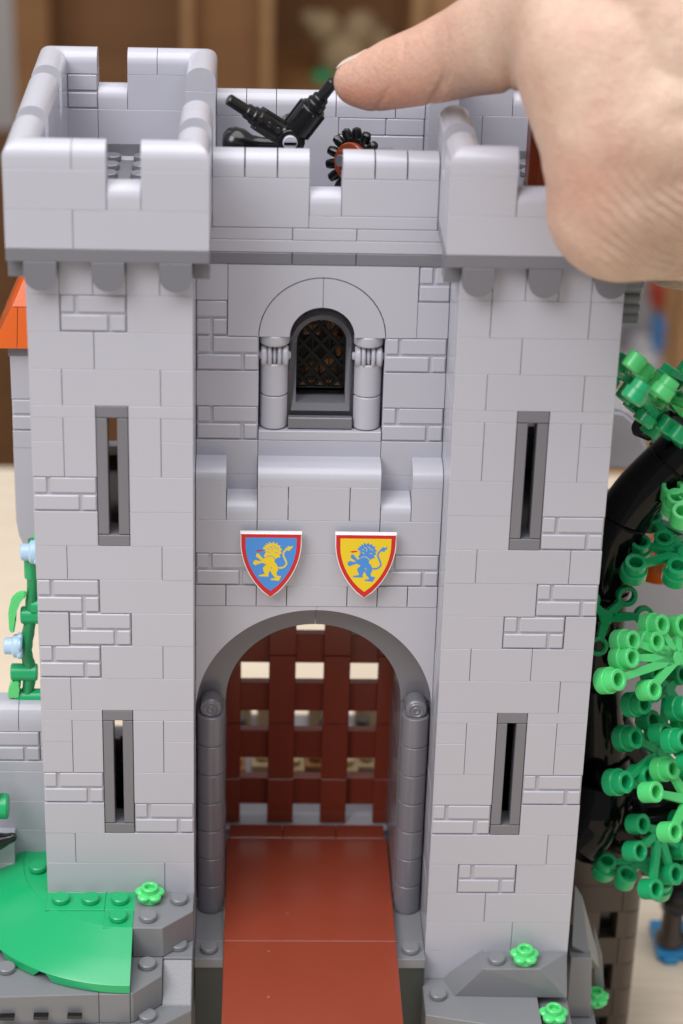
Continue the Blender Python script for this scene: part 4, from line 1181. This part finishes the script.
bm = NB(); lathe(bm, c + V((-1.6, 0, 2.9)), (1, 0, 0.05), [(0, 0), (.7, .1), (1.0, .7), (1.0, 2.6), (.7, 3.4), (0, 3.5)], 20)
obj('body', fix(bm), 'black', fg, smooth=40)

# ================================================================== ROOM
def plain(name, x0, x1, y0, y1, z0, z1, m, **k):
    bm = NB(); box(bm, x0, x1, y0, y1, z0, z1, .1, 0); return obj(name, fix(bm), m, None, origin=((x0 + x1) / 2, (y0 + y1) / 2, z0), **k)
plain('table_top', -70, 90, -60, ptz(5, 467, TZ).y, TZ - 3, TZ, 'table', kind='structure')
plain('floor', -300, 320, -200, 320, -96, -95, 'floor', kind='structure')
plain('wall', -300, 320, 215, 218, -95, 160, 'wallp', kind='structure')
sh = thing('shelf_unit', 'brown wooden cubby shelf behind the table, far out of focus', 'shelf', (15, 170, -95))
YS = 150
def band(u0, u1, y, d, z0=-95, z1=60): 
    b_ = NB(); box(b_, pt(u0, 50, y).x, pt(u1, 50, y).x, y, y + d, z0, z1, .1, 0); return fix(b_)
obj('side_panel', band(14, 50, YS + 3, 36), 'shelf', sh)
obj('side_panel', band(-700, 13, YS + 20, 2, -95, pt(0, 190, YS).z), 'shelfd', sh)
obj('door', band(50, 185, YS + 12, 2), 'shelfd', sh)
obj('divider', band(183, 192, YS, 38), 'shelfl', sh)
obj('door', band(192, 268, YS + 4, 2), 'shelf', sh)
obj('divider', band(262, 272, YS, 38), 'shelfl', sh)
obj('divider', band(412, 424, YS, 38), 'shelfl', sh)
obj('door', band(424, 1300, YS + 3, 2), 'shelfl', sh)
obj('back_panel', band(268, 430, YS + 24, 2), 'shelfd', sh)
bm = NB(); box(bm, pt(272, 50, YS).x, pt(412, 50, YS).x, YS + 1, YS + 24, -14.5, -13, .1, 0); obj('shelf_board', fix(bm), 'shelf', sh)
# things on the shelf
def lump(name, label, cat, u, v, y, parts, m, scl=1):
    bm = NB(); c = pt(u, v, y)
    for dx, dy, dz, r in parts: bmesh.ops.create_icosphere(bm, subdivisions=3, radius=r, matrix=Matrix.Translation(c + V((dx, dy, dz))))
    return obj(name, bm, m, None, label=label, cat=cat, smooth=60, origin=tuple(c))
lump('soft_toy', 'beige soft toy slumped on the shelf behind the castle, out of focus', 'soft toy', 345, 55, YS + 12, [(0, 0, 0, 2.6), (-2.2, 0, 2.8, 1.7), (1.6, 0, 2.6, 2.0), (3.4, 0, 1.6, 1.5), (-3.6, 0, 3.6, 1.0), (-1, 0, -3, 2.3), (2, 0, -3.2, 2.1)], 'plush')
lump('soft_toy', 'small green soft toy low on the shelf beside the beige one', 'soft toy', 322, 80, YS + 10, [(0, 0, 0, 1.2), (1, 0, -.6, 1.0)], 'deep')
def crate(name, label, cat, u0, v0, u1, v1, y, m, dep=8):
    a = pt(u0, v1, y); b = pt(u1, v0, y); bm = NB(); box(bm, a.x, b.x, y, y + dep, a.z, b.z, .3, 0)
    return obj(name, fix(bm), m, None, label=label, cat=cat, origin=(a.x, y, a.z))
crate('storage_box', 'pale grey storage box beyond the right tower, out of focus', 'box', 606, 255, 668, 380, 118, 'cardboard')
crate('storage_box', 'white storage box low beyond the right tower, out of focus', 'box', 600, 360, 664, 425, 112, 'whitebox')
crate('storage_box', 'red box behind the right tower, out of focus', 'box', 652, 285, 668, 312, 110, 'redbox', 3)
crate('storage_box', 'blue box right of the grey one, out of focus', 'box', 655, 322, 667, 355, 110, 'bluebox', 3)
crate('storage_box', 'dark grey box at the foot of the pale box, out of focus', 'box', 612, 320, 634, 350, 111, 'dark', 3)
bm = NB(); a = pt(670, 440, 100); box(bm, a.x, a.x + 6, 100, 104, -95, 20, .2, 0)
obj('cabinet_post', fix(bm), 'shelfl', None, label='light wooden post at the right edge beyond the castle', cat='post', origin=(a.x, 100, -95))
bm = NB(); a = pt(598, 452, 100); b = pt(700, 425, 100); box(bm, a.x - 4, b.x + 6, 100, 110, a.z - 4, b.z - .4, .2, 0)
obj('bench', fix(bm), 'shelfl', None, label='low wooden bench beyond the table behind the right tower', cat='bench', origin=(a.x, 100, a.z))

# ================================================================== LIGHT
w = bpy.data.worlds.new('World'); sc.world = w; w.use_nodes = True
bg = w.node_tree.nodes['Background']; bg.inputs[0].default_value = (0.96, 0.975, 1.0, 1); bg.inputs[1].default_value = .38
def area(name, loc, target, size, power, col, sy=None):
    l = bpy.data.lights.new(name, 'AREA'); l.shape = 'RECTANGLE'; l.size = size * S; l.size_y = (sy or size) * S; l.energy = power; l.color = col
    o = bpy.data.objects.new(name, l); COL.objects.link(o); o.location = V(loc) * S
    o.rotation_euler = (V(target) - V(loc)).to_track_quat('-Z', 'Y').to_euler(); return o
area('softbox', (-60, -70, 120), (9, 3, 8), 80, 10.6, (1, .993, .99))
area('ceiling_softbox', (25, -20, 150), (9, 0, 5), 130, 12.9, (1, .993, .99))

cam = bpy.data.cameras.new('camera'); co = bpy.data.objects.new('camera', cam); COL.objects.link(co)
co.location = CAM * S; co.rotation_euler = ROT
cam.sensor_fit = 'VERTICAL'; cam.sensor_height = 24; cam.sensor_width = 16; cam.lens = FPX / 1024 * 24
cam.clip_start = .01; cam.clip_end = 50
cam.dof.use_dof = True; cam.dof.focus_distance = (pt(341, 512, 3) - CAM).length * S; cam.dof.aperture_fstop = 7.5
sc.camera = co
sc.render.resolution_x = 683; sc.render.resolution_y = 1024
sc.view_settings.view_transform = 'Standard'; sc.view_settings.look = 'None'; sc.view_settings.exposure = 0; sc.view_settings.gamma = 1
